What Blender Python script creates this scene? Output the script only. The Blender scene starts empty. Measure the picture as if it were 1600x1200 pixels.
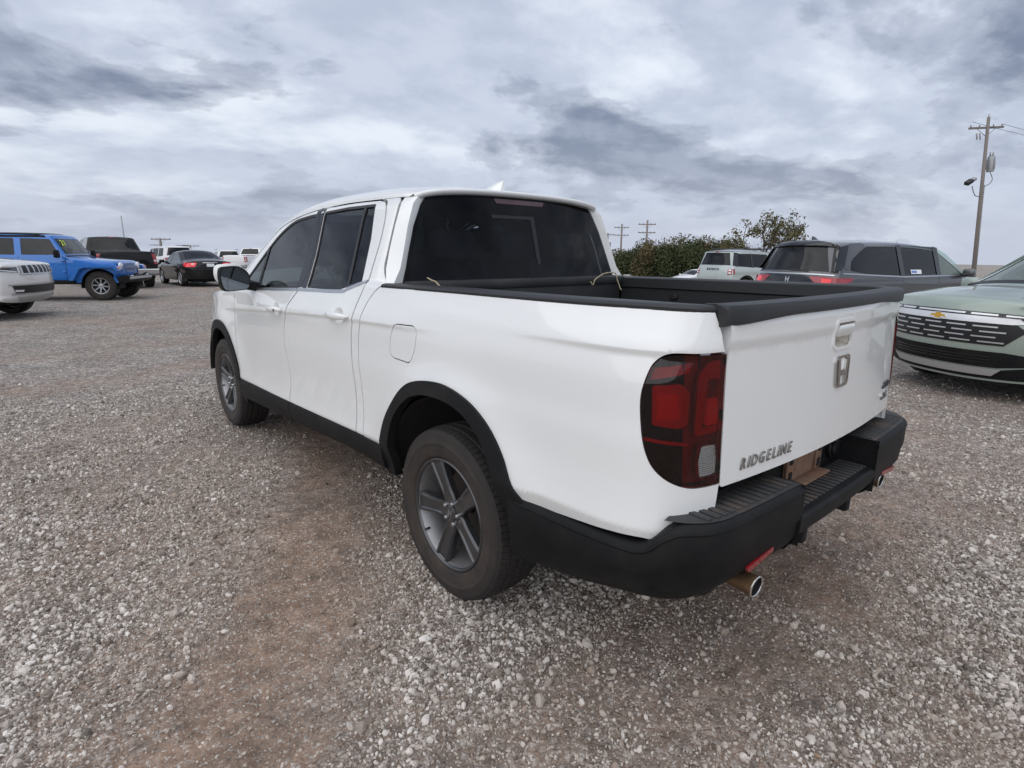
import bpy, bmesh, math, random
import numpy as np
from mathutils import Vector, Matrix, geometry as mgeo
SC = bpy.context.scene
COL = SC.collection
PI = math.pi
rad = math.radians

# ------------------------------------------------------------------ camera
CAM_POS = np.array([-2.1878, -1.8408, 1.4395])
CAM_YAW, CAM_PITCH, CAM_ROLL, CAM_F = -.7124, -.2262, .0082, 893.26
def cam_axes():
    cy, sy = math.cos(CAM_YAW), math.sin(CAM_YAW); cp, sp = math.cos(CAM_PITCH), math.sin(CAM_PITCH)
    f = np.array([-sy*cp, cy*cp, sp]); r = np.array([cy, sy, 0.]); u = np.cross(r, f)
    cr, sr = math.cos(CAM_ROLL), math.sin(CAM_ROLL)
    return cr*r+sr*u, -sr*r+cr*u, f
_r, _u, _f = cam_axes()
cd = bpy.data.cameras.new('camera'); cam = bpy.data.objects.new('camera', cd); COL.objects.link(cam)
cd.sensor_width = 36; cd.lens = CAM_F/1600*36; cd.clip_start = .05; cd.clip_end = 6000
cam.matrix_world = Matrix(((_r[0], _u[0], -_f[0], CAM_POS[0]), (_r[1], _u[1], -_f[1], CAM_POS[1]), (_r[2], _u[2], -_f[2], CAM_POS[2]), (0, 0, 0, 1)))
SC.camera = cam

# ------------------------------------------------------------------ node helper
class NT:
    def __init__(s, tree): s.t = tree; s.n = tree.nodes; s.l = tree.links
    def new(s, typ, ins=None, **kw):
        nd = s.n.new(typ)
        for k, v in kw.items(): setattr(nd, k, v)
        for k, v in (ins or {}).items():
            sock = nd.inputs[k]
            if isinstance(v, bpy.types.NodeSocket): s.l.new(v, sock)
            else: sock.default_value = v
        return nd
    def math(s, op, a, b=0., c=0., clamp=False):
        nd = s.n.new('ShaderNodeMath'); nd.operation = op; nd.use_clamp = clamp
        for i, v in enumerate((a, b, c)):
            if isinstance(v, bpy.types.NodeSocket): s.l.new(v, nd.inputs[i])
            else: nd.inputs[i].default_value = v
        return nd.outputs[0]
    def mix(s, fac, a, b, blend='MIX'):
        nd = s.n.new('ShaderNodeMix'); nd.data_type = 'RGBA'; nd.blend_type = blend
        for sock, v in ((nd.inputs[0], fac), (nd.inputs[6], a), (nd.inputs[7], b)):
            if isinstance(v, bpy.types.NodeSocket): s.l.new(v, sock)
            else: sock.default_value = v if not isinstance(v, tuple) or len(v) == 4 else (*v, 1)
        return nd.outputs[2]
    def ramp(s, fac, stops, interp='LINEAR'):
        nd = s.n.new('ShaderNodeValToRGB'); s.l.new(fac, nd.inputs[0]); cr = nd.color_ramp; cr.interpolation = interp
        while len(cr.elements) < len(stops): cr.elements.new(.5)
        for e, (p, c) in zip(cr.elements, stops):
            e.position = p; e.color = (c, c, c, 1) if not isinstance(c, tuple) else (*c, 1)
        return nd.outputs[0]
    def noise(s, vec, scale, detail=4, rough=.5, dist=0., out=0, **kw):
        nd = s.new('ShaderNodeTexNoise', {'Scale': scale, 'Detail': detail, 'Roughness': rough, 'Distortion': dist}, **kw)
        if vec is not None: s.l.new(vec, nd.inputs['Vector'])
        return nd.outputs[out]

# ------------------------------------------------------------------ world: overcast sky with layered clouds
SUN_EL, SUN_AZ = rad(52), rad(-112)
W = bpy.data.worlds.new('World'); SC.world = W; W.use_nodes = True
n = NT(W.node_tree); n.n.clear()
sky = n.new('ShaderNodeTexSky', sky_type='NISHITA', sun_disc=False, sun_elevation=SUN_EL, sun_rotation=SUN_AZ, air_density=1.2, dust_density=2.5)
tc = n.new('ShaderNodeTexCoord')
sep = n.new('ShaderNodeSeparateXYZ', {0: tc.outputs['Generated']})
zc = n.math('MAXIMUM', sep.outputs[2], 0.)
den = n.math('ADD', zc, .27)
px = n.math('DIVIDE', sep.outputs[0], den); py = n.math('DIVIDE', sep.outputs[1], den)
pv = n.new('ShaderNodeCombineXYZ', {0: px, 1: py, 2: .0}).outputs[0]
SKY_OFF = (11.1, 2.2, 0)
# clouds drawn out along the wind: pale veil, bright tears, dark cloud bases
mp = n.new('ShaderNodeMapping', {'Vector': pv, 'Location': SKY_OFF, 'Rotation': (0, 0, rad(38)), 'Scale': (.86, 1.05, 1)}).outputs[0]
n1 = n.noise(mp, 1.45, 10, .57, .18)
n2 = n.noise(n.new('ShaderNodeMapping', {'Vector': mp, 'Location': (7.7, 2.9, 0)}).outputs[0], 1.6, 9, .57, .15)
n3 = n.noise(mp, 4.2, 9, .60, .12)
veil = n.mix(n.ramp(n3, [(.36, 0.), (.64, 1.)], 'EASE'), (.390, .436, .535, 1), (.468, .515, .608, 1))
veil = n.mix(n.ramp(n2, [(.47, 0.), (.66, .95)], 'EASE'), veil, (.66, .70, .77, 1))
core = n.mix(n.ramp(n3, [(.38, 0.), (.62, 1.)], 'EASE'), (.155, .184, .258, 1), (.255, .290, .372, 1))
cl = n.mix(n.ramp(n1, [(.485, 0.), (.53, .45), (.61, 1.)], 'EASE'), veil, core)
skyc = n.mix(1., sky.outputs[0], (.10, .10, .10), 'MULTIPLY')
hz = n.math('POWER', n.math('SUBTRACT', 1., n.math('MINIMUM', n.math('MULTIPLY', zc, 3.4), 1.)), 2.4)
cl2 = n.mix(n.math('MULTIPLY', hz, .88), cl, (.430, .470, .565, 1))
mixed = n.mix(.08, cl2, skyc)
bg = n.new('ShaderNodeBackground', {'Color': mixed, 'Strength': 1.0})
n.new('ShaderNodeOutputWorld', {'Surface': bg.outputs[0]})
sl = bpy.data.lights.new('sun', 'SUN'); sl.energy = 1.5; sl.angle = rad(120); sl.color = (1., .97, .93)
so = bpy.data.objects.new('sun', sl); COL.objects.link(so)
sd = Vector((math.sin(SUN_AZ)*math.cos(SUN_EL), math.cos(SUN_AZ)*math.cos(SUN_EL), math.sin(SUN_EL)))
so.rotation_euler = sd.to_track_quat('Z', 'Y').to_euler(); so.location = (0, 0, 30)
SC.view_settings.view_transform = 'Standard'; SC.view_settings.look = 'None'; SC.view_settings.gamma = 1
SC.view_settings.exposure = 0.43; SC.view_settings.use_curve_mapping = False
SC.render.engine = 'CYCLES'
try:
    SC.cycles.use_denoising = True; SC.cycles.max_bounces = 8; SC.cycles.transparent_max_bounces = 16
    SC.cycles.glossy_bounces = 4; SC.cycles.diffuse_bounces = 3; SC.cycles.caustics_reflective = False; SC.cycles.caustics_refractive = False
except Exception: pass

# ------------------------------------------------------------------ materials
def mat(name, col, rough=.5, metal=0., coat=0., spec=.5, bump=None, var=None, bumpd=.002, emit=None, coat_rough=.03):
    m = bpy.data.materials.new(name); m.use_nodes = True
    n = NT(m.node_tree); b = n.n['Principled BSDF']
    b.inputs['Base Color'].default_value = (*col, 1); b.inputs['Roughness'].default_value = rough
    b.inputs['Metallic'].default_value = metal; b.inputs['Coat Weight'].default_value = coat
    b.inputs['Coat Roughness'].default_value = coat_rough; b.inputs['Specular IOR Level'].default_value = spec
    if bump or var: tc = n.new('ShaderNodeTexCoord').outputs['Object']
    if var:   # (scale, amount): uneven colour
        nz = n.noise(tc, var[0], 5, .6)
        f = n.math('MULTIPLY', n.math('SUBTRACT', nz, .5), var[1]*2)
        hi = tuple(min(1, c*1.9+.02) for c in col)
        colr = n.mix(n.math('ADD', f, .25, clamp=True), (*[c*.8 for c in col], 1), (*hi, 1))
        if len(var) > 2: colr = n.mix(n.math('MULTIPLY', n.ramp(n.noise(tc, var[0]*.6, 5, .65), [(.5, 0.), (.75, 1.)]), var[3]), colr, (*var[2], 1))
        n.l.new(colr, b.inputs['Base Color'])
    if bump:
        bp = n.new('ShaderNodeBump', {'Strength': bump[1], 'Distance': bumpd, 'Height': n.noise(tc, bump[0], 3, .6)})
        n.l.new(bp.outputs[0], b.inputs['Normal'])
    if emit: b.inputs['Emission Color'].default_value = (*emit[:3], 1); b.inputs['Emission Strength'].default_value = emit[3]
    return m
def glassmat(name, tint, rough=0.0, ior=1.5, base=None):
    """thin sheet of tinted glass: mirror-like by Fresnel, the rest passes through tinted"""
    m = bpy.data.materials.new(name); m.use_nodes = True
    n = NT(m.node_tree); n.n.clear()
    fr = n.new('ShaderNodeFresnel', {'IOR': ior})
    tr = n.new('ShaderNodeBsdfTransparent', {'Color': (*tint, 1)})
    gl = n.new('ShaderNodeBsdfGlossy', {'Color': (1, 1, 1, 1), 'Roughness': rough})
    under = tr.outputs[0]
    if base:  # diffuse share paints reflected light into the glass
        df = n.new('ShaderNodeBsdfDiffuse', {'Color': (*base[:3], 1)})
        under = n.new('ShaderNodeMixShader', {0: base[3], 1: tr.outputs[0], 2: df.outputs[0]}).outputs[0]
    mx = n.new('ShaderNodeMixShader', {0: fr.outputs[0], 1: under, 2: gl.outputs[0]})
    n.new('ShaderNodeOutputMaterial', {'Surface': mx.outputs[0]})
    return m
def paint(name, col, metal=0., rough=.35, dirt=1., ior=1.5):
    """car paint: base coat with fine unevenness and road film, under a clear coat"""
    m = bpy.data.materials.new(name); m.use_nodes = True
    n = NT(m.node_tree); b = n.n['Principled BSDF']
    tc = n.new('ShaderNodeTexCoord').outputs['Object']
    z = n.new('ShaderNodeSeparateXYZ', {0: tc}).outputs[2]
    film = n.math('MULTIPLY', n.ramp(n.noise(tc, 2.2, 6, .65), [(.42, 0.), (.8, 1.)]), n.ramp(z, [(.25, .50*dirt), (.8, .10*dirt), (1., .05*dirt)]))
    colr = n.mix(film, (*col, 1), (.46, .40, .33, 1))
    n.l.new(colr, b.inputs['Base Color'])
    b.inputs['Metallic'].default_value = metal; b.inputs['Roughness'].default_value = rough
    b.inputs['Coat Weight'].default_value = 1.; b.inputs['Coat IOR'].default_value = ior if max(col) > .05 else 1.36
    if max(col) < .05: b.inputs['Specular IOR Level'].default_value = .1
    n.l.new(n.math('ADD', n.math('MULTIPLY', film, .12), .015), b.inputs['Coat Roughness'])
    return m
M = {}
M['white'] = paint('white_pearl_paint', (.79, .80, .79), dirt=.40, ior=1.62)
M['blackplastic'] = mat('black_moulded_plastic', (.006, .0064, .0072), .52, spec=.13, bump=(420., .35), var=(6., .25, (.060, .052, .044), .22))
M['stepplastic'] = mat('dusty_step_plastic', (.026, .026, .027), .65, bump=(300., .3), var=(9., .3, (.16, .115, .085), .65))
M['railplastic'] = mat('bed_rail_plastic', (.012, .013, .015), .50, bump=(420., .3), var=(5., .15))
M['bedliner'] = mat('bed_liner_composite', (.010, .011, .013), .6, bump=(160., .5), var=(4., .2, (.10, .095, .09), .3))
M['dark'] = mat('underbody_black', (.006, .006, .007), .85)
M['seal'] = mat('window_rubber_seal', (.008, .008, .009), .45)
M['gloss'] = mat('gloss_black_trim', (.008, .008, .010), .10, coat=.6)
M['glass'] = glassmat('privacy_glass', (.10, .11, .115), ior=1.40)
M['rglass'] = glassmat('rear_privacy_glass', (.24, .26, .29), ior=1.30)
M['emblemchrome'] = mat('emblem_chrome', (.50, .49, .47), .12, 1.)
M['fglass'] = glassmat('front_tinted_glass', (.20, .22, .22), ior=1.40)
M['headliner'] = mat('grey_headliner', (.30, .30, .29), .9)
M['cglass'] = glassmat('clear_car_glass', (.55, .64, .60), ior=1.5)
M['glareglass'] = glassmat('green_glass_painted_glare', (.55, .68, .61), ior=1.5, base=(.42, .52, .47, .30))  # pale green diffuse share stands in for sun reflected off the glass
M['barsilver'] = mat('bright_grille_silver', (.86, .86, .86), .38, .7)
M['tglass'] = glassmat('dark_car_glass', (.07, .075, .08), ior=1.5)
M['chrome'] = mat('chrome', (.82, .82, .80), .10, 1.)
M['satin'] = mat('satin_silver_trim', (.55, .56, .57), .32, 1.)
M['gun'] = mat('gunmetal_wheel_paint', (.060, .063, .068), .32, .65, coat=.5, var=(14., .25, (.16, .12, .09), .3), coat_rough=.2)
M['barrel'] = mat('cast_wheel_barrel', (.33, .33, .34), .45, .8, var=(10., .3, (.20, .15, .11), .5))
M['alloy'] = mat('bright_alloy', (.55, .56, .58), .3, .9)
M['disc'] = mat('brake_disc', (.10, .085, .075), .5, .7)
M['hub'] = mat('wheel_well_dark', (.010, .009, .009), .9)
M['cabin'] = mat('cabin_trim', (.018, .018, .020), .8)
M['seat'] = mat('seat_leather', (.05, .05, .053), .55, bump=(120., .3))
M['redlens'] = glassmat('smoked_red_lens', (.50, .040, .055), ior=1.5)
M['clearlens'] = glassmat('clear_lens', (.88, .88, .88), ior=1.5)
M['lampdark'] = mat('lamp_housing_dark_red', (.36, .022, .044), .3)
M['lampred'] = mat('lamp_reflector_red', (.85, .030, .035), .3, bump=(260., .25))
M['lampbright'] = mat('lamp_block_red', (.75, .045, .045), .35, bump=(300., .3), emit=(1, .04, .04, .08))
M['lampwhite'] = mat('reverse_lamp_white', (.75, .75, .74), .25)
M['reflector'] = mat('red_reflector', (.26, .008, .014), .25, coat=.6)
M['redglow'] = mat('red_lamp', (.55, .012, .02), .2, coat=1., emit=(1, .03, .04, .25))
M['redlamp'] = mat('red_lamp_plain', (.32, .010, .018), .15, coat=1.)
M['rust'] = mat('rusty_steel', (.20, .125, .085), .75, .2, bump=(60., .6), var=(18., .6, (.30, .13, .06), .6))
M['exh'] = mat('stained_exhaust_pipe', (.20, .125, .070), .45, .85, var=(30., .3, (.07, .05, .04), .6))
M['rope'] = mat('tan_string', (.42, .36, .24), .9, bump=(200., .8))
M['amber'] = mat('amber_lens', (.75, .22, .03), .2, coat=1.)
M['lampclear'] = mat('headlamp_lens', (.50, .52, .54), .08, .3, coat=1.)
M['plate'] = mat('licence_plate', (.72, .74, .76), .4, var=(30., .2))

M['handlecup'] = mat('door_handle_recess_shade', (.62, .63, .64), .3, coat=.8)  # white paint greyed to paint in the shade of the recess; unassigned
M['mirrorglass'] = mat('mirror_glass', (.17, .19, .21), .03, 1.)

M['frit'] = mat('black_glass_border', (.002, .002, .003), .4, spec=.1)
M['darkred'] = mat('unlit_brake_light', (.060, .006, .010), .25, coat=1.)
M['handledust'] = mat('dusty_white_recess', (.66, .60, .50), .5, var=(40., .3, (.30, .20, .12), .7))
M['letterchrome'] = mat('letter_chrome', (.42, .42, .41), .25, 1.)
M['letterdark'] = mat('dark_badge', (.10, .11, .12), .3, .8)

M['pillarblack'] = mat('pillar_cover_black', (.010, .010, .012), .22, spec=.3)

def rubber():
    m = bpy.data.materials.new('tyre_rubber'); m.use_nodes = True
    n = NT(m.node_tree); b = n.n['Principled BSDF']
    tc = n.new('ShaderNodeTexCoord').outputs['Object']
    sp = n.new('ShaderNodeSeparateXYZ', {0: tc})
    r = n.math('SQRT', n.math('ADD', n.math('MULTIPLY', sp.outputs[1], sp.outputs[1]), n.math('MULTIPLY', sp.outputs[2], sp.outputs[2])))
    nz = n.noise(tc, 9., 6, .65)
    band = n.ramp(r, [(.24, .95), (.30, .85), (.345, .35), (.372, .25)])
    dust = n.math('MULTIPLY', n.ramp(nz, [(.30, 0.15), (.65, 1.)]), band)
    col = n.mix(n.math('MULTIPLY', dust, .62), (.013, .0125, .0125, 1), (.070, .050, .038, 1))
    n.l.new(col, b.inputs['Base Color']); b.inputs['Roughness'].default_value = .78
    bp = n.new('ShaderNodeBump', {'Strength': .5, 'Distance': .002, 'Height': n.noise(tc, 130., 4, .6)})
    n.l.new(bp.outputs[0], b.inputs['Normal'])
    return m
M['rubber'] = rubber()

# ------------------------------------------------------------------ mesh helpers
def tag(o, label=None, cat=None, group=None, kind=None):
    if label: o['label'] = label
    if cat: o['category'] = cat
    if group: o['group'] = group
    if kind: o['kind'] = kind
    return o
def empty(name, loc=(0, 0, 0), rz=0., label=None, cat=None, group=None):
    o = bpy.data.objects.new(name, None); COL.objects.link(o); o.location = loc; o.rotation_euler = (0, 0, rz)
    o.empty_display_size = .2
    return tag(o, label, cat, group)
def mk(name, v, f, m, parent=None, smooth=True, normals=None, sharp=None):
    me = bpy.data.meshes.new(name)
    me.from_pydata(np.asarray(v, float).reshape(-1, 3).tolist(), [], [tuple(int(i) for i in q) for q in f]); me.update()
    if smooth: me.polygons.foreach_set('use_smooth', [True]*len(me.polygons))
    if sharp is not None and normals is None:
        me.set_sharp_from_angle(angle=rad(sharp))
    if normals is not None:
        me.normals_split_custom_set_from_vertices(np.asarray(normals, float).tolist())
    if m is not None: me.materials.append(M[m] if isinstance(m, str) else m)
    o = bpy.data.objects.new(name, me); COL.objects.link(o)
    if parent is not None: o.parent = parent
    return o
def place(o, loc, rot=(0, 0, 0)):
    o.location = loc; o.rotation_euler = rot; return o
def merge(*parts):
    V = []; F = []; k = 0
    for v, f in parts:
        v = np.asarray(v, float).reshape(-1, 3); V.append(v); F += [tuple(i+k for i in q) for q in f]; k += len(v)
    return np.concatenate(V), F
def box(c, s, bev=0., rot=None, seg=2, taper=None):
    bm = bmesh.new(); bmesh.ops.create_cube(bm, size=1.)
    for v in bm.verts:
        v.co = Vector((v.co.x*s[0], v.co.y*s[1], v.co.z*s[2]))
        if taper and v.co.z > 0: v.co.x *= taper[0]; v.co.y *= taper[1]
    if bev: bmesh.ops.bevel(bm, geom=bm.edges[:], offset=bev, segments=seg, profile=.5, affect='EDGES')
    R = Matrix.Rotation(0, 3, 'X') if rot is None else (Matrix.Rotation(rot[2], 3, 'Z') @ Matrix.Rotation(rot[1], 3, 'Y') @ Matrix.Rotation(rot[0], 3, 'X'))
    V = [tuple(R @ v.co + Vector(c)) for v in bm.verts]; bm.verts.index_update()
    F = [tuple(v.index for v in f.verts) for f in bm.faces]; bm.free()
    return V, F
def bx(name, c, s, m, parent, bev=.004, rot=None, **k):
    v, f = box(c, s, bev, rot, **k); return mk(name, v, f, m, parent, True, sharp=40)
def tube(path, r, seg=10, cap=True):
    P = np.asarray(path, float); R = np.full(len(P), r) if np.isscalar(r) else np.asarray(r, float)
    T = np.gradient(P, axis=0); T /= np.linalg.norm(T, axis=1)[:, None]+1e-12
    up = np.array([0, 0, 1.]) if abs(T[0][2]) < .9 else np.array([1., 0, 0])
    V = []
    for p_, t, r_ in zip(P, T, R):
        a = np.cross(t, up); a /= np.linalg.norm(a); b = np.cross(t, a)
        for k in range(seg): th = 2*PI*k/seg; V.append(p_+r_*(a*math.cos(th)+b*math.sin(th)))
    F = [(i*seg+k, i*seg+(k+1) % seg, (i+1)*seg+(k+1) % seg, (i+1)*seg+k) for i in range(len(P)-1) for k in range(seg)]
    if cap: F += [tuple(range(seg))[::-1], tuple((len(P)-1)*seg+k for k in range(seg))]
    return np.array(V), F
def loft(rings, closed=True, caps=True):
    R = [np.asarray(r, float) for r in rings]; m_ = len(R[0]); V = np.concatenate(R); F = []
    for i in range(len(R)-1):
        for k in range(m_ if closed else m_-1):
            k2 = (k+1) % m_; F.append((i*m_+k, i*m_+k2, (i+1)*m_+k2, (i+1)*m_+k))
    if caps and closed: F += [tuple(range(m_))[::-1], tuple((len(R)-1)*m_+k for k in range(m_))]
    return V, F
def lathe(prof, seg=64, axis='x', a0=0., a1=2*PI):
    """prof: list of (along axis, radius)"""
    full = abs(a1-a0-2*PI) < 1e-6; n_ = seg if full else seg+1; V = []; F = []
    for k in range(n_):
        th = a0+(a1-a0)*k/seg; c_, s_ = math.cos(th), math.sin(th)
        for a, r_ in prof: V.append((a, r_*c_, r_*s_))
    m_ = len(prof)
    for k in range(seg):
        k2 = (k+1) % n_
        for j in range(m_-1): F.append((k*m_+j, k*m_+j+1, k2*m_+j+1, k2*m_+j))
    return np.array(V), F
def cr(pts, nper=8, closed=False):
    """Catmull-Rom through the points"""
    P = np.asarray(pts, float); out = []; N = len(P)
    for i in range(N if closed else N-1):
        p0 = P[(i-1) % N] if closed or i > 0 else 2*P[0]-P[1]
        p1 = P[i]; p2 = P[(i+1) % N]
        p3 = P[(i+2) % N] if closed or i+2 < N else 2*P[-1]-P[-2]
        for t in np.linspace(0, 1, nper, endpoint=False):
            out.append(.5*((2*p1)+(-p0+p2)*t+(2*p0-5*p1+4*p2-p3)*t*t+(-p0+3*p1-3*p2+p3)*t**3))
    if not closed: out.append(P[-1])
    return np.array(out)
def area2(P): x, y = P[:, 0], P[:, 1]; return np.sum(x*np.roll(y, -1)-np.roll(x, -1)*y)
def dedupe(P, eps=1e-5):
    P = np.asarray(P, float); keep = np.linalg.norm(P-np.roll(P, 1, 0), axis=1) > eps; return P[keep]
def inset(P, d):
    """shrink a closed polygon by d"""
    P = dedupe(P); s = 1 if area2(P) > 0 else -1
    e = np.roll(P, -1, 0)-P; e /= np.linalg.norm(e, axis=1)[:, None]; nr = np.stack([-e[:, 1], e[:, 0]], 1)*s
    b = nr+np.roll(nr, 1, 0); b /= np.maximum(np.linalg.norm(b, axis=1)[:, None], .3); cs = np.clip((b*nr).sum(1), .4, 1)
    return P+b*(d/cs)[:, None]
def resamp(P, step):
    P = dedupe(P); out = []
    for a, b in zip(P, np.roll(P, -1, 0)):
        k = max(1, int(math.ceil(np.linalg.norm(b-a)/step)))
        for i in range(k): out.append(a+(b-a)*i/k)
    return np.array(out)
def inpoly(Q, P):
    x, y = Q[:, 0], Q[:, 1]; ins = np.zeros(len(Q), bool)
    for (x1, y1), (x2, y2) in zip(P, np.roll(P, -1, 0)):
        c_ = (y1 > y) != (y2 > y)
        with np.errstate(divide='ignore', invalid='ignore'): xi = (x2-x1)*(y-y1)/(y2-y1+1e-30)+x1
        ins ^= c_ & (x < xi)
    return ins
def rrect(x0, x1, y0, y1, r, k=5):
    out = []
    for cx, cy, a in ((x1-r, y1-r, 0), (x0+r, y1-r, 90), (x0+r, y0+r, 180), (x1-r, y0+r, 270)):
        for i in range(k+1): t = rad(a+90*i/k); out.append((cx+r*math.cos(t), cy+r*math.sin(t)))
    return np.array(out)
def rpoly(pts, r, k=4):
    """polygon with rounded corners; r may be a list"""
    P = np.asarray(pts, float); N = len(P); out = []
    for i in range(N):
        ri = r if np.isscalar(r) else r[i]
        a, b, c_ = P[i-1], P[i], P[(i+1) % N]
        if ri <= 0: out.append(b); continue
        u = a-b; v = c_-b; lu, lv = np.linalg.norm(u), np.linalg.norm(v)
        d = min(ri, lu*.48, lv*.48); p0 = b+u/lu*d; p2 = b+v/lv*d
        for t in np.linspace(0, 1, k+1): out.append((1-t)**2*p0+2*t*(1-t)*b+t*t*p2)
    return np.array(out)
def panel_geo(outline, fn, out, holes=(), res=.06, depth=.012, off=0., step=None, extra=None):
    loops = [resamp(outline, step or res*.6)]+[resamp(h, step or res*.6) for h in holes]
    P0 = loops[0]; lo, hi = P0.min(0), P0.max(0)
    gx, gy = np.meshgrid(np.arange(lo[0]+res*.37, hi[0], res), np.arange(lo[1]+res*.41, hi[1], res))
    G = np.stack([gx.ravel(), gy.ravel()], 1); ne = 0
    if extra is not None: G = np.concatenate([G, extra]); ne = len(extra)
    isx = np.arange(len(G)) >= len(G)-ne
    if len(G):
        k = inpoly(G, P0)
        for h in loops[1:]: k &= ~inpoly(G, h)
        G = G[k]; isx = isx[k]
        B = np.concatenate(loops)
        if len(G):
            dmin = np.concatenate([np.sqrt(((g[:, None]-B[None])**2).sum(2)).min(1) for g in np.array_split(G, max(1, len(G)//400))])
            G = G[dmin > np.where(isx, .006, res*.38)]
    V = np.concatenate(loops+[G]) if len(G) else np.concatenate(loops)
    E = []; k = 0
    for L in loops: E += [(k+i, k+(i+1) % len(L)) for i in range(len(L))]; k += len(L)
    vo, eo, fo, ov, _, _ = mgeo.delaunay_2d_cdt([Vector((float(a), float(b))) for a, b in V], E, [], 0, 1e-7)
    V2 = np.array([(q.x, q.y) for q in vo]); F = np.array([f for f in fo if len(f) == 3])
    C = V2[F].mean(1); k = inpoly(C, P0)
    for h in loops[1:]: k &= ~inpoly(C, h)
    F = F[k]
    Pm = fn(V2[:, 0], V2[:, 1]); h_ = 1e-4
    du = fn(V2[:, 0]+h_, V2[:, 1])-fn(V2[:, 0]-h_, V2[:, 1]); dv = fn(V2[:, 0], V2[:, 1]+h_)-fn(V2[:, 0], V2[:, 1]-h_)
    N = np.cross(du, dv); N /= np.linalg.norm(N, axis=1)[:, None]+1e-20
    if np.sum(N @ np.asarray(out, float)) < 0: N = -N
    Pm = Pm+N*off
    fn_ = np.cross(Pm[F[:, 1]]-Pm[F[:, 0]], Pm[F[:, 2]]-Pm[F[:, 0]]); sgn = (fn_*N[F[:, 0]]).sum(1) < 0
    F[sgn] = F[sgn][:, ::-1]
    faces = [tuple(f) for f in F.tolist()]; normals = N.copy(); verts = Pm
    if depth:
        cnt = {}
        for f in faces:
            for a, b in ((f[0], f[1]), (f[1], f[2]), (f[2], f[0])): cnt[(a, b)] = 1
        bd = [(a, b) for a, b in cnt if (b, a) not in cnt]
        idx = {}; nv = []; base = len(verts)
        def dupv(i, lvl):
            if (i, lvl) not in idx: idx[(i, lvl)] = base+len(nv); nv.append(Pm[i]-N[i]*(depth if lvl else 0.))
            return idx[(i, lvl)]
        for a, b in bd: faces.append((dupv(b, 0), dupv(a, 0), dupv(a, 1), dupv(b, 1)))
        if nv: verts = np.concatenate([verts, nv]); normals = np.concatenate([normals, np.zeros((len(nv), 3))])
    return verts, faces, normals
def panel(name, outline, fn, m, parent, out, **k):
    v, f, nn = panel_geo(outline, fn, out, **k)
    return mk(name, v, f, m, parent, True, nn)
def text_mesh(name, s, size, depth, m, parent, mw, shear=0., sx=1., align='CENTER', bold=0.):
    cu = bpy.data.curves.new(name, 'FONT'); cu.body = s; cu.size = size; cu.extrude = depth; cu.shear = shear
    cu.align_x = align; cu.align_y = 'CENTER'; cu.offset = bold; cu.resolution_u = 3
    t = bpy.data.objects.new(name+'_curve', cu)
    me = bpy.data.meshes.new_from_object(t); bpy.data.objects.remove(t); bpy.data.curves.remove(cu)
    for v in me.vertices: v.co.x *= sx
    me.materials.append(M[m]); o = bpy.data.objects.new(name, me); COL.objects.link(o)
    if parent is not None: o.parent = parent
    o.matrix_local = mw
    return o
def frame(pos, xdir, ydir):
    x = Vector(xdir).normalized(); z = x.cross(Vector(ydir)).normalized(); y = z.cross(x)
    return Matrix(((x.x, y.x, z.x, pos[0]), (x.y, y.y, z.y, pos[1]), (x.z, y.z, z.z, pos[2]), (0, 0, 0, 1)))
def copy_tree(o, parent=None):
    c_ = o.copy(); COL.objects.link(c_)
    if parent is not None: c_.parent = parent
    for ch in list(o.children): copy_tree(ch, c_)
    return c_
def pchip(pts):
    xs = np.array([a for a, b in pts], float); ys = np.array([b for a, b in pts], float)
    h = np.diff(xs); d = np.diff(ys)/h; m_ = np.zeros(len(xs)); m_[0] = d[0]; m_[-1] = d[-1]
    for i in range(1, len(xs)-1):
        if d[i-1]*d[i] > 0:
            w1 = 2*h[i]+h[i-1]; w2 = h[i]+2*h[i-1]; m_[i] = (w1+w2)/(w1/d[i-1]+w2/d[i])
    def f(x):
        x = np.clip(x, xs[0], xs[-1]); i = np.clip(np.searchsorted(xs, x)-1, 0, len(xs)-2); t = (x-xs[i])/h[i]
        return (2*t**3-3*t**2+1)*ys[i]+(t**3-2*t**2+t)*h[i]*m_[i]+(-2*t**3+3*t**2)*ys[i+1]+(t**3-t**2)*h[i]*m_[i+1]
    return f
def sst(a, b, x):
    t = np.clip((np.asarray(x, float)-a)/(b-a), 0, 1); return t*t*(3-2*t)
def pix(px_, py_, depth):
    """world point seen at a pixel of the 1600x1200 photograph, at a depth along the view axis"""
    d = _f+(px_-800)/CAM_F*_r-(py_-600)/CAM_F*_u
    return CAM_POS+depth*d
# ------------------------------------------------------------------ ground: gravel lot on red-brown soil
def gz_v(x, y):
    s_ = .94*np.asarray(x, float)+.342*np.asarray(y, float); a = np.maximum(s_-8, 0)
    return -.0008*np.where(a < 52, a*a, 52*52+104*80*(1-np.exp(-np.maximum(a-52, 0)/80)))
_rng0 = np.random.default_rng(11)
_tab = _rng0.random((256, 256))
def vnoise(x, y, sc):
    x = np.asarray(x, float)*sc; y = np.asarray(y, float)*sc; xi = np.floor(x).astype(int); yi = np.floor(y).astype(int); fx = x-xi; fy = y-yi
    fx = fx*fx*(3-2*fx); fy = fy*fy*(3-2*fy); t = lambda a, b: _tab[a % 256, b % 256]
    return (t(xi, yi)*(1-fx)+t(xi+1, yi)*fx)*(1-fy)+(t(xi, yi+1)*(1-fx)+t(xi+1, yi+1)*fx)*fy
def fbm(x, y, sc, o=4):
    v = 0.; a = .5; tot = 0.
    for k in range(o): v = v+a*vnoise(x+17.3*k, y-9.1*k, sc*2**k); tot += a; a *= .5
    return v/tot
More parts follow.
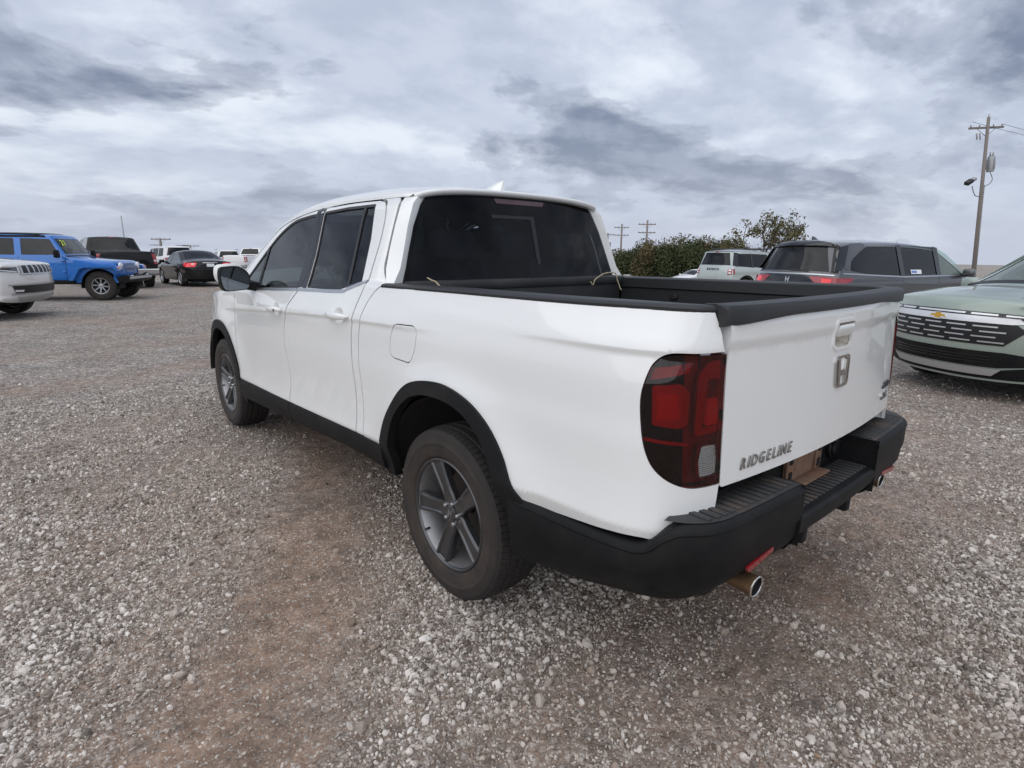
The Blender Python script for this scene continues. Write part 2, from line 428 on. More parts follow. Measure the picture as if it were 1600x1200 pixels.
def gnd(px_, py_):
    d = _f+(px_-800)/CAM_F*_r-(py_-600)/CAM_F*_u; t = -CAM_POS[2]/d[2]; return (CAM_POS+t*d)[:2]
# worn places where soil shows: pixel places of the photograph turned into ground points, with a width in metres
_soil = []
def stroke(pts, w, a):
    P = cr([gnd(*p_) for p_ in pts], 8); _soil.append((P, w, a))
stroke([(330, 1240), (400, 1080), (470, 930), (505, 800), (520, 720), (480, 665)], .40, 1.0)
stroke([(270, 1010), (360, 860), (410, 760)], .30, .45)
stroke([(60, 610), (200, 590), (300, 570)], .45, .55)
stroke([(120, 900), (250, 800), (350, 720)], .40, .35)
stroke([(-60, 740), (120, 690), (260, 650)], .55, .42)
stroke([(60, 560), (220, 540), (320, 530)], .6, .35)
stroke([(420, 700), (450, 660), (430, 640)], .4, .5)
stroke([(200, 760), (330, 680), (420, 640)], .45, .40)
stroke([(760, 1210), (900, 1100), (1040, 960), (1150, 920)], .26, .62)
stroke([(1000, 1230), (1090, 1120), (1230, 1010)], .22, .65)
stroke([(1250, 900), (1380, 830), (1480, 790)], .40, .55)
def soilmask(x, y):
    x = np.asarray(x, float); y = np.asarray(y, float); m_ = np.zeros_like(x)
    wx = x+.22*(fbm(x, y, 1.6)-.5)+.10*(fbm(x+5, y, 5.)-.5); wy = y+.22*(fbm(x+40, y+7, 1.6)-.5)+.10*(fbm(x, y+9, 5.)-.5)
    for P, w, a in _soil:
        d2 = np.full(x.shape, 1e9)
        for q in P: d2 = np.minimum(d2, (wx-q[0])**2+(wy-q[1])**2)
        m_ = np.maximum(m_, a*np.exp(-(d2/(w*w))**1.2))
    far = fbm(x+3, y-2, .45, 5); m_ = m_+.75*sst(.52, .70, far)*.5+.35*sst(.52, .75, fbm(x-8, y+4, 1.7, 4))*.7
    return np.clip(m_, 0, 1)
def micro(x, y):
    d = np.hypot(np.asarray(x)-.0, np.asarray(y)-1.); k = sst(1.2, 2.6, np.abs(np.asarray(x)))
    return (.018*(fbm(x, y, .8, 3)-.5)+.010*(fbm(x+9, y, 3., 3)-.5))*(.35+.65*k)-.008*soilmask(x, y)
def axis(lo, hi, step, far):
    a = list(np.arange(lo, hi+1e-6, step)); s_ = step
    while a[-1] < far: s_ *= 1.16; a.append(a[-1]+s_)
    s_ = step; b = []; v = lo
    while v > -far: s_ *= 1.16; v -= s_; b.append(v)
    return np.array(b[::-1]+a)
ax, ay = axis(-4.2, 5.5, .055, 900), axis(-3.2, 7.0, .055, 900)
X, Y = np.meshgrid(ax, ay); xf, yf = X.ravel(), Y.ravel()
sm = soilmask(xf, yf); Z = gz_v(xf, yf)+np.where(np.hypot(xf, yf) < 60, micro(xf, yf), 0)
nx_ = len(ax); I = np.arange(len(xf)).reshape(Y.shape)
quads = np.stack([I[:-1, :-1], I[:-1, 1:], I[1:, 1:], I[1:, :-1]], -1).reshape(-1, 4)
me = bpy.data.meshes.new('ground'); me.from_pydata(np.stack([xf, yf, Z], 1).tolist(), [], quads.tolist()); me.update()
me.polygons.foreach_set('use_smooth', [True]*len(me.polygons))
at = me.attributes.new('soil', 'FLOAT', 'POINT'); at.data.foreach_set('value', np.maximum(sm, .62*(1-sst(3.0, 8.5, np.hypot(xf-CAM_POS[0], yf-CAM_POS[1])))).astype(np.float32))
def ground_mat():
    m = bpy.data.materials.new('gravel_and_soil'); m.use_nodes = True; n = NT(m.node_tree); b = n.n['Principled BSDF']
    P = n.new('ShaderNodeTexCoord').outputs['Object']
    soil = n.new('ShaderNodeAttribute', attribute_name='soil').outputs['Fac']
    brk = n.noise(P, 3.2, 8, .65)
    soil2 = n.math('ADD', n.math('ADD', soil, .0), n.math('MULTIPLY', n.math('SUBTRACT', brk, .5), .9), clamp=True)
    def stones(scale):
        w = n.noise(P, scale*.6, 3, .6, out=1)
        pv = n.mix(.012*55/scale*.5, P, w, 'LINEAR_LIGHT')
        vo = n.new('ShaderNodeTexVoronoi', {'Vector': pv, 'Scale': scale, 'Randomness': 1.}, feature='F1')
        ed = n.new('ShaderNodeTexVoronoi', {'Vector': pv, 'Scale': scale, 'Randomness': 1.}, feature='DISTANCE_TO_EDGE')
        rnd = n.new('ShaderNodeSeparateColor', {0: vo.outputs['Color']})
        return vo.outputs['Distance'], ed.outputs['Distance'], rnd
    d1, e1, r1 = stones(46.); d2, e2, r2 = stones(95.)
    g1 = n.ramp(r1.outputs[0], [(0., (.12, .11, .10)), (.3, (.27, .245, .225)), (.65, (.42, .39, .36)), (.9, (.58, .55, .52)), (1., (.74, .72, .68))])
    g2 = n.ramp(r2.outputs[0], [(0., (.11, .098, .088)), (.5, (.29, .26, .235)), (1., (.55, .52, .48))])
    pick = n.ramp(r1.outputs[1], [(.40, 0.), (.46, 1.)])
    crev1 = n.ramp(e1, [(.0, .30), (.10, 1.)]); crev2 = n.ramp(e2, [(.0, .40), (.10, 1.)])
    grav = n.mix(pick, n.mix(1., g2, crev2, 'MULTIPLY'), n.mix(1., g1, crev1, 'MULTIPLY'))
    sn = n.noise(P, 60., 6, .7); sb = n.noise(P, 1.1, 5, .6)
    dirt = n.mix(n.ramp(sb, [(.35, 0.), (.68, 1.)]), (.195, .130, .092, 1), (.25, .142, .086, 1))
    dirt = n.mix(n.ramp(sn, [(.3, 0.), (.75, 1.)]), n.mix(.45, dirt, (.10, .073, .056, 1)), n.mix(.35, dirt, (.44, .37, .31, 1)))
    # only some of the small stones show in the soil
    show = n.math('MULTIPLY', n.ramp(r2.outputs[2], [(.62, 0.), (.66, 1.)]), n.ramp(e2, [(.03, 0.), (.08, 1.)]))
    dirt = n.mix(n.math('MULTIPLY', show, .75), dirt, g2)
    grav = n.mix(n.ramp(n.noise(P, .55, 6, .62), [(.40, 0.), (.70, .42)]), grav, n.mix(.5, grav, (.27, .20, .155, 1)))
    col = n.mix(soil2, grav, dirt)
    col = n.mix(n.ramp(n.noise(P, .16, 5, .6), [(.38, .0), (.66, .22)]), col, (.20, .15, .12, 1))
    sp1 = n.ramp(n.noise(P, 11., 9, .78), [(.36, .62), (.5, 1.), (.66, 1.45)])
    sp2 = n.ramp(n.noise(P, 1.7, 7, .7), [(.35, .90), (.65, 1.32)])
    col = n.mix(1., n.mix(1., col, sp1, 'MULTIPLY'), sp2, 'MULTIPLY')
    n.l.new(col, b.inputs['Base Color']); b.inputs['Roughness'].default_value = .93; b.inputs['Specular IOR Level'].default_value = .25
    h = n.math('ADD', n.math('MULTIPLY', n.ramp(e1, [(0., 0.), (.22, 1.)]), n.math('MULTIPLY', r1.outputs[1], 1.)), n.math('MULTIPLY', n.ramp(e2, [(0., 0.), (.2, .5)]), .5))
    h = n.math('ADD', n.math('MULTIPLY', h, n.math('SUBTRACT', 1.1, n.math('MULTIPLY', soil2, .8))), n.math('MULTIPLY', sn, .35))
    bp = n.new('ShaderNodeBump', {'Strength': .8, 'Distance': .012, 'Height': h}); n.l.new(bp.outputs[0], b.inputs['Normal'])
    return m
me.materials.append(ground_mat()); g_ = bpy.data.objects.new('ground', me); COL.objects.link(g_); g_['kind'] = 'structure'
# ------------------------------------------------------------------ wheels (axle along x, outer face towards -x)
def tyre_geo(R=.371, W=.122, bead=.238, pitches=84, detail=True):
    sw = [(-.098, bead), (-.110, bead+.008), (-.1145, bead+.016), (-.1155, bead+.018), (-.1155, bead+.0215), (-.1165, bead+.0235), (-.1215, bead+.050), (-.1222, bead+.066), (-.1232, bead+.0675), (-.1230, bead+.071), (-.1218, bead+.0725), (-.1205, bead+.090), (-.1175, R-.032), (-.1170, R-.027), (-.1145, R-.024), (-.106, R-.012)]
    k = W/.1225; sw = [(a*k, r) for a, r in sw]
    if not detail:
        prof = sw+[(-.09*k, R-.002), (-.05*k, R), (.05*k, R), (.09*k, R-.002)]+[(-a, r) for a, r in sw[::-1]]
        return lathe(prof, 48)
    xs = np.linspace(-.100*k, .100*k, 33); segs = pitches*5; V = []; F = []
    left = sw; right = [(-a, r) for a, r in sw[::-1]]; m_ = len(sw)*2+len(xs)
    for q in range(segs):
        th = 2*PI*q/segs; c_, s_ = math.cos(th), math.sin(th); row = list(left)
        ph = q % 5
        for x in xs:
            u = abs(x)/(.1*k); d = 0.
            if min(abs(u-.62), abs(u-.20)) < .05: d = .008
            else:
                sh = (q+int(6*u)) % 5
                if u > .62 and ph == 0: d = .004
                elif .2 < u < .62 and sh == 0: d = .004
                elif u < .2 and (q+2) % 5 == 0: d = .003
            row.append((x, R-.010*u**4-d))
        row += right
        V += [(a, r*c_, r*s_) for a, r in row]
    for q in range(segs):
        q2 = (q+1) % segs
        for j in range(m_-1): F.append((q*m_+j, q*m_+j+1, q2*m_+j+1, q2*m_+j))
    return np.array(V), F
def make_wheel_hero(parent, name='wheel'):
    prof = [(-.104, .2415), (-.109, .2395), (-.1105, .235), (-.107, .2305), (-.098, .2265), (-.06, .214), (.0, .205), (.10, .205), (.10, .238)]
    v, f = lathe(prof, 72)
    w = mk(name, v, f, 'barrel', parent, sharp=50)
    v, f = lathe([(-.1035, .2425), (-.1095, .2405), (-.1120, .2355), (-.1085, .2300), (-.1000, .2262)], 72); mk('rim_lip', v, f, 'gun', w)
    v, f = tyre_geo(); mk('tyre', v, f, 'rubber', w, sharp=35)
    v, f = lathe([(.02, .03), (.02, .165), (.035, .165), (.035, .03)], 40); mk('brake_disc', v, f, 'disc', w, sharp=40)
    v, f = lathe([(.05, .0), (.05, .206)], 40); mk('backing_plate', v, f, 'hub', w)
    # spokes
    rs = np.linspace(.030, .2275, 12); hw = np.interp(rs, [.03, .06, .10, .16, .2275], [.034, .036, .034, .038, .047])
    xf = np.interp(rs, [.03, .06, .12, .19, .2275], [-.078, -.080, -.090, -.100, -.1035])
    rings = []
    for r_, h_, x_ in zip(rs, hw, xf):
        g_ = .006*min(1, max(0, (r_-.06)/.05)); sec = [(-h_, x_+.035), (-h_, x_+.010), (-h_*.84, x_+.000), (-h_*.62, x_-.001), (-h_*.48, x_+g_), (0, x_+g_*1.2), (h_*.48, x_+g_), (h_*.62, x_-.001), (h_*.84, x_+.000), (h_, x_+.010), (h_, x_+.035)]
        rings.append([(x, r_, t) for t, x in sec])
    v, f = loft(rings); me = None
    for k in range(5):
        if me is None: o = mk('spoke', v, f, 'gun', w, sharp=28); me = o.data
        else: o = bpy.data.objects.new('spoke', me); COL.objects.link(o); o.parent = w
        o.rotation_euler = (rad(-4+72*k), 0, 0)
    v, f = lathe([(-.05, .060), (-.076, .058), (-.081, .050), (-.081, .034)], 40); mk('hub_face', v, f, 'gun', w, sharp=40)
    v, f = lathe([(-.074, .034), (-.086, .033), (-.089, .028), (-.0895, .0)], 32); cc = mk('centre_cap', v, f, 'gun', w, sharp=40)
    g = [box((-.0905, s_*.0085, 0), (.003, .0045, .030), .0008) for s_ in (-1, 1)]+[box((-.0905, 0, 0), (.003, .017, .0045), .0008)]
    v, f = merge(*g); mk('emblem', v, f, 'satin', cc, sharp=40)
    v, f = lathe([(-.070, .0105), (-.088, .0100), (-.0935, .0075), (-.095, .0)], 10); me = None
    for k in range(5):
        if me is None: o = mk('lug_nut', v, f, 'satin', w, sharp=40); me = o.data
        else: o = bpy.data.objects.new('lug_nut', me); COL.objects.link(o); o.parent = w
        t = rad(32+72*k); o.location = (0, .046*math.cos(t), .046*math.sin(t))
    v, f = tube([(-.085, 0, 0), (-.110, 0, 0)], .0045, 8); o = mk('valve', v, f, 'seal', w); o.location = (0, .212*math.cos(rad(-38)), .212*math.sin(rad(-38)))
    return w

# ------------------------------------------------------------------ the white pickup in the foreground
truck = empty('pickup_truck', (0, 0, 0), 0, 'white crew-cab pickup truck in the foreground with empty black bed and black rear bumper', 'pickup truck')
zprof = pchip([(.30, -.050), (.44, -.034), (.535, -.0110), (.566, -.0020), (.5735, 0), (.580, -.0004), (.60, -.0038), (.64, -.010), (.74, -.019), (.90, -.026), (.98, -.033), (1.08, -.040), (1.18, -.058), (1.25, -.083)])
plan = pchip([(-1.080, -.37), (-1.070, -.315), (-1.061, -.268), (-1.052, -.228), (-1.043, -.194), (-1.030, -.157), (-1.010, -.115), (-.98, -.075), (-.93, -.043), (-.88, -.027), (-.80, -.014), (-.6, -.005), (-.3, -.001), (.1, 0), (1.6, .003), (2.7, -.002), (3.18, -.005), (3.5, -.03), (3.8, -.09), (4.0, -.18), (4.15, -.32), (4.22, -.5)])
capt = pchip([(.50, .085), (.594, .060), (.65, .032), (.80, .008), (1.0, 0)])
crz = pchip([(-1.2, 1.185), (-.5, 1.18), (.2, 1.13), (1.0, 1.11), (2.0, 1.06), (3.0, 1.0), (4.2, .93)])
tiltf = pchip([(-1.2, .094), (-.6, .094), (-.5, .085), (.3, .015), (.5, -.001), (2.7, -.068), (4.2, -.075)])
def S(y, z):
    y = np.asarray(y, float); z = np.asarray(z, float)
    ze = z-tiltf(y)*(1-sst(.70, 1.0, z))
    b = .985+zprof(np.minimum(ze, 1.25))+plan(y)
    g = np.where(z > 1.25, -.42*(z-1.25)-.55*np.maximum(z-1.645, 0)*np.clip((z-1.645)/.06, 0, 1.6), 0)
    g = g-capt(np.clip(y, .5, 1.))*sst(1.280, 1.297, z)*(y > .3)
    d = z-crz(y)
    amp = .0075*sst(.0, .5, y)*(1-sst(2.6, 3.2, y))+.009*(1-sst(-.85, -.25, y))
    crs = amp*np.where(d > 0, np.exp(-(d/.055)**2), np.exp(-(d/.013)**2))
    def hn(yc, a):
        r_ = np.hypot(y-yc, z-.37); return a*np.exp(-(np.maximum(r_-.50, 0)/.13)**2)*sst(.45, .75, z)
    return b+g+crs+hn(0, .022)+hn(3.18, .020)
_ty = np.linspace(4.22, -1.080, 4000); _tx = S(_ty, np.full_like(_ty, .9)); _ts = np.concatenate([[0], np.cumsum(np.hypot(np.diff(_ty), np.diff(_tx)))])
def y2s(y): return np.interp(-np.asarray(y, float), -_ty, _ts)
def s2y(s): return np.interp(s, _ts, _ty)
# smooth inverse for derivatives
def yz(P):
    P = np.asarray(P, float); y = np.where(P[:, 0] < -.85, np.interp(P[:, 0], [-1.08, -1.071, -1.059, -1.048, -1.03, -.997, -.958, -.909, -.85], [-1.064, -1.062, -1.051, -1.040, -1.022, -.993, -.956, -.911, -.85]), P[:, 0]); y = np.maximum(y, np.interp(P[:, 1], [.70, .79, 1.17], [-1.0620, -1.0615, -1.0525]))
    return np.stack([y2s(y), P[:, 1]], 1)
def fside(sg): return lambda s, z: (lambda y: np.stack([sg*S(y, z), y, z], 1))(s2y(s))
_ss = np.arange(.05, _ts[-1], .022)
CREASE = np.concatenate([np.stack([_ss, crz(s2y(_ss))+d_], 1) for d_ in (-.045, -.030, -.021, -.015, -.010, -.005, 0., .006, .014, .025, .040)]+[np.stack([_ss+.011*(i_ % 2), tiltf(s2y(_ss))+d_], 1) for i_, d_ in enumerate((.545, .557, .566, .572, .580, .588, .597, .610, .628))])
def zsill(y): return .556-.0305*(np.asarray(y)-.46)

gapB = cr([(1.64, 1.690), (1.545, 1.55), (1.505, 1.42), (1.505, 1.301), (1.575, 1.202), (1.68, 1.115), (1.748, .981), (1.738, .865), (1.678, .734), (1.655, .638), (1.66, .56), (1.66, .52)], 6)
gap1 = cr([(.93, 1.698), (.850, 1.680), (.803, 1.625), (.772, 1.50), (.765, 1.387), (.762, 1.273), (.797, 1.142), (.816, 1.044), (.805, .917), (.774, .796), (.757, .699), (.747, .60), (.745, .548)], 6)
gap2 = cr([(.594, 1.283), (.640, 1.255), (.69, 1.185), (.733, 1.053), (.731, .928), (.702, .807), (.676, .685), (.667, .60), (.665, .55)], 6)
gapA2 = cr([(.755, 1.703), (.722, 1.673), (.704, 1.567), (.686, 1.448), (.668, 1.358), (.612, 1.288)], 6)
dtop = cr([(.93, 1.698), (1.274, 1.700), (1.625, 1.686), (1.919, 1.653), (2.21, 1.588), (2.451, 1.447), (2.64, 1.30), (2.79, 1.165)], 8)
fgap = cr([(2.80, 1.14), (2.795, .973), (2.766, .832), (2.729, .692), (2.705, .58), (2.70, zsill(2.70))], 5)
flareO = cr([(.476, .547), (.447, .648), (.388, .749), (.282, .862), (.165, .916), (-.012, .937), (-.181, .908), (-.308, .845), (-.402, .757), (-.455, .679), (-.504, .624)], 5)
archI = cr([(.405, .42), (.402, .50), (.393, .58), (.371, .663), (.318, .752), (.225, .830), (.12, .868), (.0, .878), (-.12, .866), (-.225, .825), (-.31, .755), (-.368, .67), (-.398, .58), (-.412, .48), (-.415, .375)], 5)
def before(c_, lim, ax=1, above=True): return c_[c_[:, ax] > lim] if above else c_[c_[:, ax] < lim]

for sg in (-1, 1):
    FS = fside(sg); OUT = (sg, 0, 0)
    side = 'left' if sg < 0 else 'right'
    G = .0055
    # dark shell behind the panel gaps
    shell = np.array([(2.95, .5), (2.95, 1.10), (2.78, 1.15), (.62, 1.24), (-1.0, 1.24), (-1.03, .80), (-.95, .66), (-.52, .64)]+[(a, b) for a, b in flareO[::-1]]+[(.5, .5)])
    panel('inner_shell', yz(shell), FS, 'dark', truck, OUT, off=-.022, depth=0, res=.12)
    CUPS = {'rear': (.965, 1.118), 'front': (1.880, 1.082)}
    def cup_outline(c_): return yz(np.array([(c_[0]+.066*math.cos(t), c_[1]+.042*math.sin(t)) for t in np.linspace(0, 2*PI, 28, endpoint=False)]))
    def cup_fn(c_):
        def fn(s, z):
            y = s2y(s); r2 = np.minimum(((y-c_[0])/.066)**2+((z-c_[1])/.042)**2, 1.)
            return np.stack([sg*(S(y, z)-.024*(1-r2)**1.5), y, z], 1)
        return fn
    # front door with its window
    gb = gapB; low = gb[gb[:, 1] > float(zsill(1.66))]
    topF = dtop[dtop[:, 0] > 1.64]
    o = np.concatenate([low[::-1], topF, fgap[1:]])
    winF = np.concatenate([cr([(1.590, 1.222), (1.600, 1.40), (1.640, 1.56), (1.672, 1.658)], 4), cr([(1.672, 1.658), (1.80, 1.650), (2.006, 1.624), (2.20, 1.545), (2.36, 1.43), (2.53, 1.285), (2.66, 1.165)], 5)[1:], [(2.3, 1.178)]])
    fd = panel('front_door', inset(yz(o), G), FS, 'white', truck, OUT, holes=[yz(winF), cup_outline(CUPS['front'])], res=.024, depth=.014, extra=CREASE)
    panel('window_seal', inset(yz(winF), -.003), FS, 'seal', fd, OUT, holes=[inset(yz(winF), .014)], off=-.003, depth=.004, res=.05)
    panel('window_glass', inset(yz(winF), .010), FS, 'fglass', fd, OUT, off=-.007, depth=0, res=.08)
    # quarter divider of the front window
    panel('window_divider', yz(np.array([(2.27, 1.185), (2.305, 1.185), (2.335, 1.45), (2.305, 1.47)])), FS, 'seal', fd, OUT, off=-.001, depth=.006)
    # rear door
    topR = dtop[dtop[:, 0] < 1.64]; g1 = gap1[gap1[:, 1] > float(zsill(.74))]
    o = np.concatenate([low, g1[::-1], topR])
    winR = rpoly([(1.452, 1.232), (1.03, 1.240), (.935, 1.262), (.812, 1.284), (.862, 1.50), (.935, 1.678), (1.27, 1.678), (1.555, 1.666), (1.470, 1.42), (1.452, 1.30)], [.01, .05, .05, .01, .0, .025, 0, .02, .05, .03])
    rd = panel('rear_door', inset(yz(o), G), FS, 'white', truck, OUT, holes=[yz(winR), cup_outline(CUPS['rear'])], res=.024, depth=.014, extra=CREASE)
    panel('window_seal', inset(yz(winR), -.003), FS, 'seal', rd, OUT, holes=[inset(yz(winR), .013)], off=-.003, depth=.004, res=.05)
    panel('window_glass', inset(yz(winR), .010), FS, 'glass', rd, OUT, off=-.007, depth=0, res=.08)
    panel('window_divider', yz(np.array([(.930, 1.258), (.952, 1.255), (1.062, 1.679), (1.035, 1.679)])), FS, 'seal', rd, OUT, off=-.002, depth=.006)
    # black pillar covers on both doors either side of the door gap
    up = gapB[(gapB[:, 1] > 1.222)]
    panel('pillar_trim', yz(np.concatenate([up[::-1]+(.0015, 0), [(1.672, 1.672), (1.636, 1.56), (1.597, 1.40), (1.587, 1.222)]])), FS, 'pillarblack', fd, OUT, off=.0022, depth=.006, res=.05)
    panel('pillar_trim', yz(np.concatenate([up[::-1]-(.0015, 0), [(1.560, 1.680), (1.473, 1.42), (1.455, 1.30), (1.454, 1.225)]])), FS, 'pillarblack', rd, OUT, off=.0022, depth=.006, res=.05)
    # belt mouldings
    bl = cr([(2.70, 1.162), (2.459, 1.170), (2.183, 1.180), (1.585, 1.208)], 6); panel('belt_moulding', yz(np.concatenate([bl, (bl+(0, .016))[::-1]])), FS, 'satin', fd, OUT, off=.003, depth=.006, res=.05)
    bl = cr([(1.578, 1.2085), (1.018, 1.228), (.93, 1.245), (.765, 1.288)], 6); panel('belt_moulding', yz(np.concatenate([bl, (bl+(0, .016))[::-1]])), FS, 'satin', rd, OUT, off=.003, depth=.006, res=.05)
    # handles: scooped recess cup and grip
    for dr, (yc, zc_), key in ((rd, (.965, 1.118), 0), (fd, (1.880, 1.082), 1)):
        panel('handle_cup', cup_outline((yc, zc_)), cup_fn((yc, zc_)), 'white', dr, OUT, depth=0, res=.009, step=.0152)
        rings = []
        for t in np.linspace(-1, 1, 17):
            yy = yc+t*.125; k = (1-abs(t)**3.2)**.5 if abs(t) < 1 else 0.; k = max(k, .18)
            bow = .030*(1-t*t)**.6 if abs(t) < 1 else 0.
            x0 = float(S(yy, zc_))+.004+bow
            rings.append([(sg*(x0+.011*math.cos(a)*k), yy, zc_-.003*t+.019*k*math.sin(a)) for a in np.linspace(0, 2*PI, 12, endpoint=False)])
        v, f = loft(rings); h_ = mk('door_handle', v, f, 'white', dr)
        if key:
            for q in (-.045, -.075): v, f = lathe([(0, .0075), (sg*.003, .007), (sg*.003, 0)], 12); o_ = mk('key_hole', v, f, 'seal', h_); o_.location = (sg*(float(S(yc+q, zc_))+.037), yc+q, zc_-.001)
    # cab side strip between rear door and bed, running up to the roof
    g2 = gap2[gap2[:, 1] > float(zsill(.67))]
    o = np.concatenate([g1, g2[::-1], gapA2[::-1][1:], [(.80, 1.705), (.93, 1.7045)]])
    panel('cab_pillar', inset(yz(o), G), FS, 'white', truck, OUT, res=.025, depth=.014, extra=CREASE)
    # front fender
    fo = [(3.18+.500*math.cos(t), .37+.520*math.sin(t)) for t in np.linspace(rad(168), rad(20), 20)]
    o = np.concatenate([fgap[::-1], cr([(2.80, 1.14), (3.2, 1.12), (3.6, 1.08), (3.9, 1.03), (4.1, .96)], 5)[1:], [(4.16, .85), (4.17, .70), (4.1, .56), (3.72, .55)], fo[::-1], [(2.70, .49)]])
    panel('front_fender', inset(yz(o), G), FS, 'white', truck, OUT, res=.035, depth=.014, extra=CREASE)
    # bed side with openings for tail lamp and fuel door
    zw = cr([(.594, 1.279), (.057, 1.284), (-.33, 1.286), (-.61, 1.288), (-.85, 1.291), (-.955, 1.290), (-1.029, 1.287)], 6)
    end = cr([(-1.029, 1.287), (-1.046, 1.23), (-1.056, 1.176)], 5)
    lampO = np.concatenate([[(-1.056, 1.174)], cr([(-1.03, 1.174), (-.972, 1.175), (-.936, 1.153), (-.919, 1.112), (-.909, 1.042), (-.924, .945), (-.954, .868), (-.994, .822), (-1.032, .795), (-1.050, .790), (-1.067, .790)], 6)])
    clad = cr([(-.500, .622), (-.612, .622), (-.824, .638), (-.946, .645), (-.985, .640), (-1.017, .659), (-1.041, .685), (-1.055, .693), (-1.067, .703)], 5)
    fuel = rpoly([(.395, 1.132), (.235, 1.138), (.210, 1.115), (.213, 1.045), (.245, .974), (.400, .978), (.432, 1.0), (.430, 1.075)], .03)
    o = np.concatenate([zw, end[1:], lampO[1:], clad[::-1], (flareO[::-1][1:]-(0, .5))*.982+(0, .5), [(.47, .52), (.60, float(zsill(.6)))], g2[::-1]])
    bs = panel('bed_side', inset(yz(o), .002), FS, 'white', truck, OUT, holes=[yz(fuel)], res=.022, depth=.014, extra=CREASE)
    panel('fuel_door', inset(yz(fuel), .0045), FS, 'white', bs, OUT, res=.03, depth=.010, extra=CREASE)
    panel('fuel_door_pocket', inset(yz(fuel), -.004), FS, 'dark', bs, OUT, res=.06, off=-.012, depth=0)
    # tail lamp: smoked lens over a dark housing with red blocks, clear reversing window
    tl = panel('tail_light', inset(yz(lampO), .0035), FS, 'lampdark', truck, OUT, res=.05, off=-.035, depth=0)
    rev = rpoly([(-1.043, .915), (-1.0590, .915), (-1.0630, .86), (-1.0630, .818), (-1.045, .818), (-1.041, .87)], .006)
    panel('lens', inset(yz(lampO), .0025), FS, 'redlens', tl, OUT, holes=[yz(rev)], res=.025, off=.002, depth=.016)
    panel('reversing_lens', yz(rev), FS, 'clearlens', tl, OUT, res=.03, off=.001, depth=0)
    panel('reversing_lamp', yz(rev), FS, 'lampwhite', tl, OUT, res=.03, off=-.012, depth=0)
    for q in range(14):
        z0 = .822+q*.0063; panel('lamp_rib', yz(np.array([(-1.0440, z0), (-1.061, z0+.002), (-1.061, z0+.0050), (-1.0440, z0+.0030)])), FS, 'lampwhite', tl, OUT, res=.02, off=-.006, depth=.006)
    panel('lamp_block', yz(rpoly([(-.935, 1.085), (-1.005, 1.092), (-1.022, 1.065), (-1.024, .975), (-1.012, .965), (-.945, .975)], .008)), FS, 'lampred', tl, OUT, res=.03, off=-.012, depth=.02)
    panel('lamp_block', yz(rpoly([(-.950, 1.060), (-.998, 1.066), (-1.006, .995), (-.958, .990)], .006)), FS, 'lampbright', tl, OUT, res=.03, off=-.006, depth=.012)
    panel('lamp_bar', yz(rpoly([(-1.041, 1.148), (-1.0545, 1.155), (-1.0625, .945), (-1.036, .940), (-1.032, 1.11)], .008)), FS, 'lampred', tl, OUT, holes=[yz(rpoly([(-1.0445, 1.10), (-1.0555, 1.103), (-1.0595, .965), (-1.0435, .962)], .004))], res=.03, off=-.012, depth=.012)
    panel('lamp_bar', yz(rpoly([(-1.0465, 1.045), (-1.0548, 1.048), (-1.0585, .972), (-1.0465, .970)], .003)), FS, 'lampbright', tl, OUT, res=.03, off=-.006, depth=.012)
    panel('lamp_strip', yz(np.array([(-.928, .938), (-1.030, .922), (-1.030, .914), (-.932, .928)])), FS, 'lampred', tl, OUT, res=.03, off=-.012, depth=.01)
    panel('lamp_strip', yz(np.array([(-.930, 1.135), (-1.020, 1.150), (-1.020, 1.122), (-.924, 1.10)])), FS, 'lampred', tl, OUT, res=.03, off=-.022, depth=.01)
    # black arch trims and sill
    o = np.concatenate([flareO, [(-.52, .60), (-.53, .38), (-.43, .362)], archI[::-1], [(.47, .42)]])
    panel('wheel_arch_trim', yz(o), FS, 'blackplastic', truck, OUT, res=.04, off=.012, depth=.040)
    fi = [(3.18+.425*math.cos(t), .37+.455*math.sin(t)) for t in np.linspace(rad(188), rad(10), 24)]; fo2 = [(3.18+.505*math.cos(t), .37+.525*math.sin(t)) for t in np.linspace(rad(186), rad(12), 24)]
    panel('wheel_arch_trim', yz(np.array(fo2+fi[::-1])), FS, 'blackplastic', truck, OUT, res=.05, off=.012, depth=.040)
    for a, b in ((.47, 1.655), (1.663, 2.72)):
        ys = np.linspace(a, b, 14); rings = []
        for y in ys:
            zt = float(zsill(y))+.003; zb_ = .430-.052*(y-.86) if y > .86 else .430; x = float(S(y, zt))
            rings.append([(sg*(x-.03), y, zt), (sg*(x+.006), y, zt), (sg*(x+.010), y, zt-.010), (sg*(x+.004), y, (zt+zb_)*.5), (sg*(x+.001), y, (zt+zb_)*.5-.012), (sg*(x-.012), y, zb_+.012), (sg*(x-.03), y, zb_), (sg*(x-.10), y, zb_+.005)])
        v, f = loft(rings, closed=True); mk('sill', v, f, 'blackplastic', truck, sharp=40)
    # wheel wells
    for yc in (0., 3.18):
        v, f = lathe([(sg*.965 if yc else sg*.955, .470), (sg*.58, .470), (sg*.58, .05)], 28, a0=rad(2), a1=rad(178)); o_ = mk('wheel_well', v, f, 'hub', truck); o_.location = (0, yc, .40)
    # mirror
    yc = 2.36
    mh = []
    for t, sc_ in ((-.055, .35), (-.045, .70), (-.02, .92), (.0, 1.), (.03, 1.), (.055, .96)):
        rp = rpoly([(-.105, -.075), (.095, -.088), (.115, .02), (.105, .085), (-.04, .095), (-.11, .04)], .045, 4)
        mh.append([(sg*(1.058+q[0]*sc_*.90), yc-t-.01, 1.250+q[1]*sc_*.95) for q in rp*np.array([1, 1])])
    mh = mh[::-1]
    v, f = loft(mh); mi = mk('mirror', v, f, 'blackplastic', truck, sharp=45)
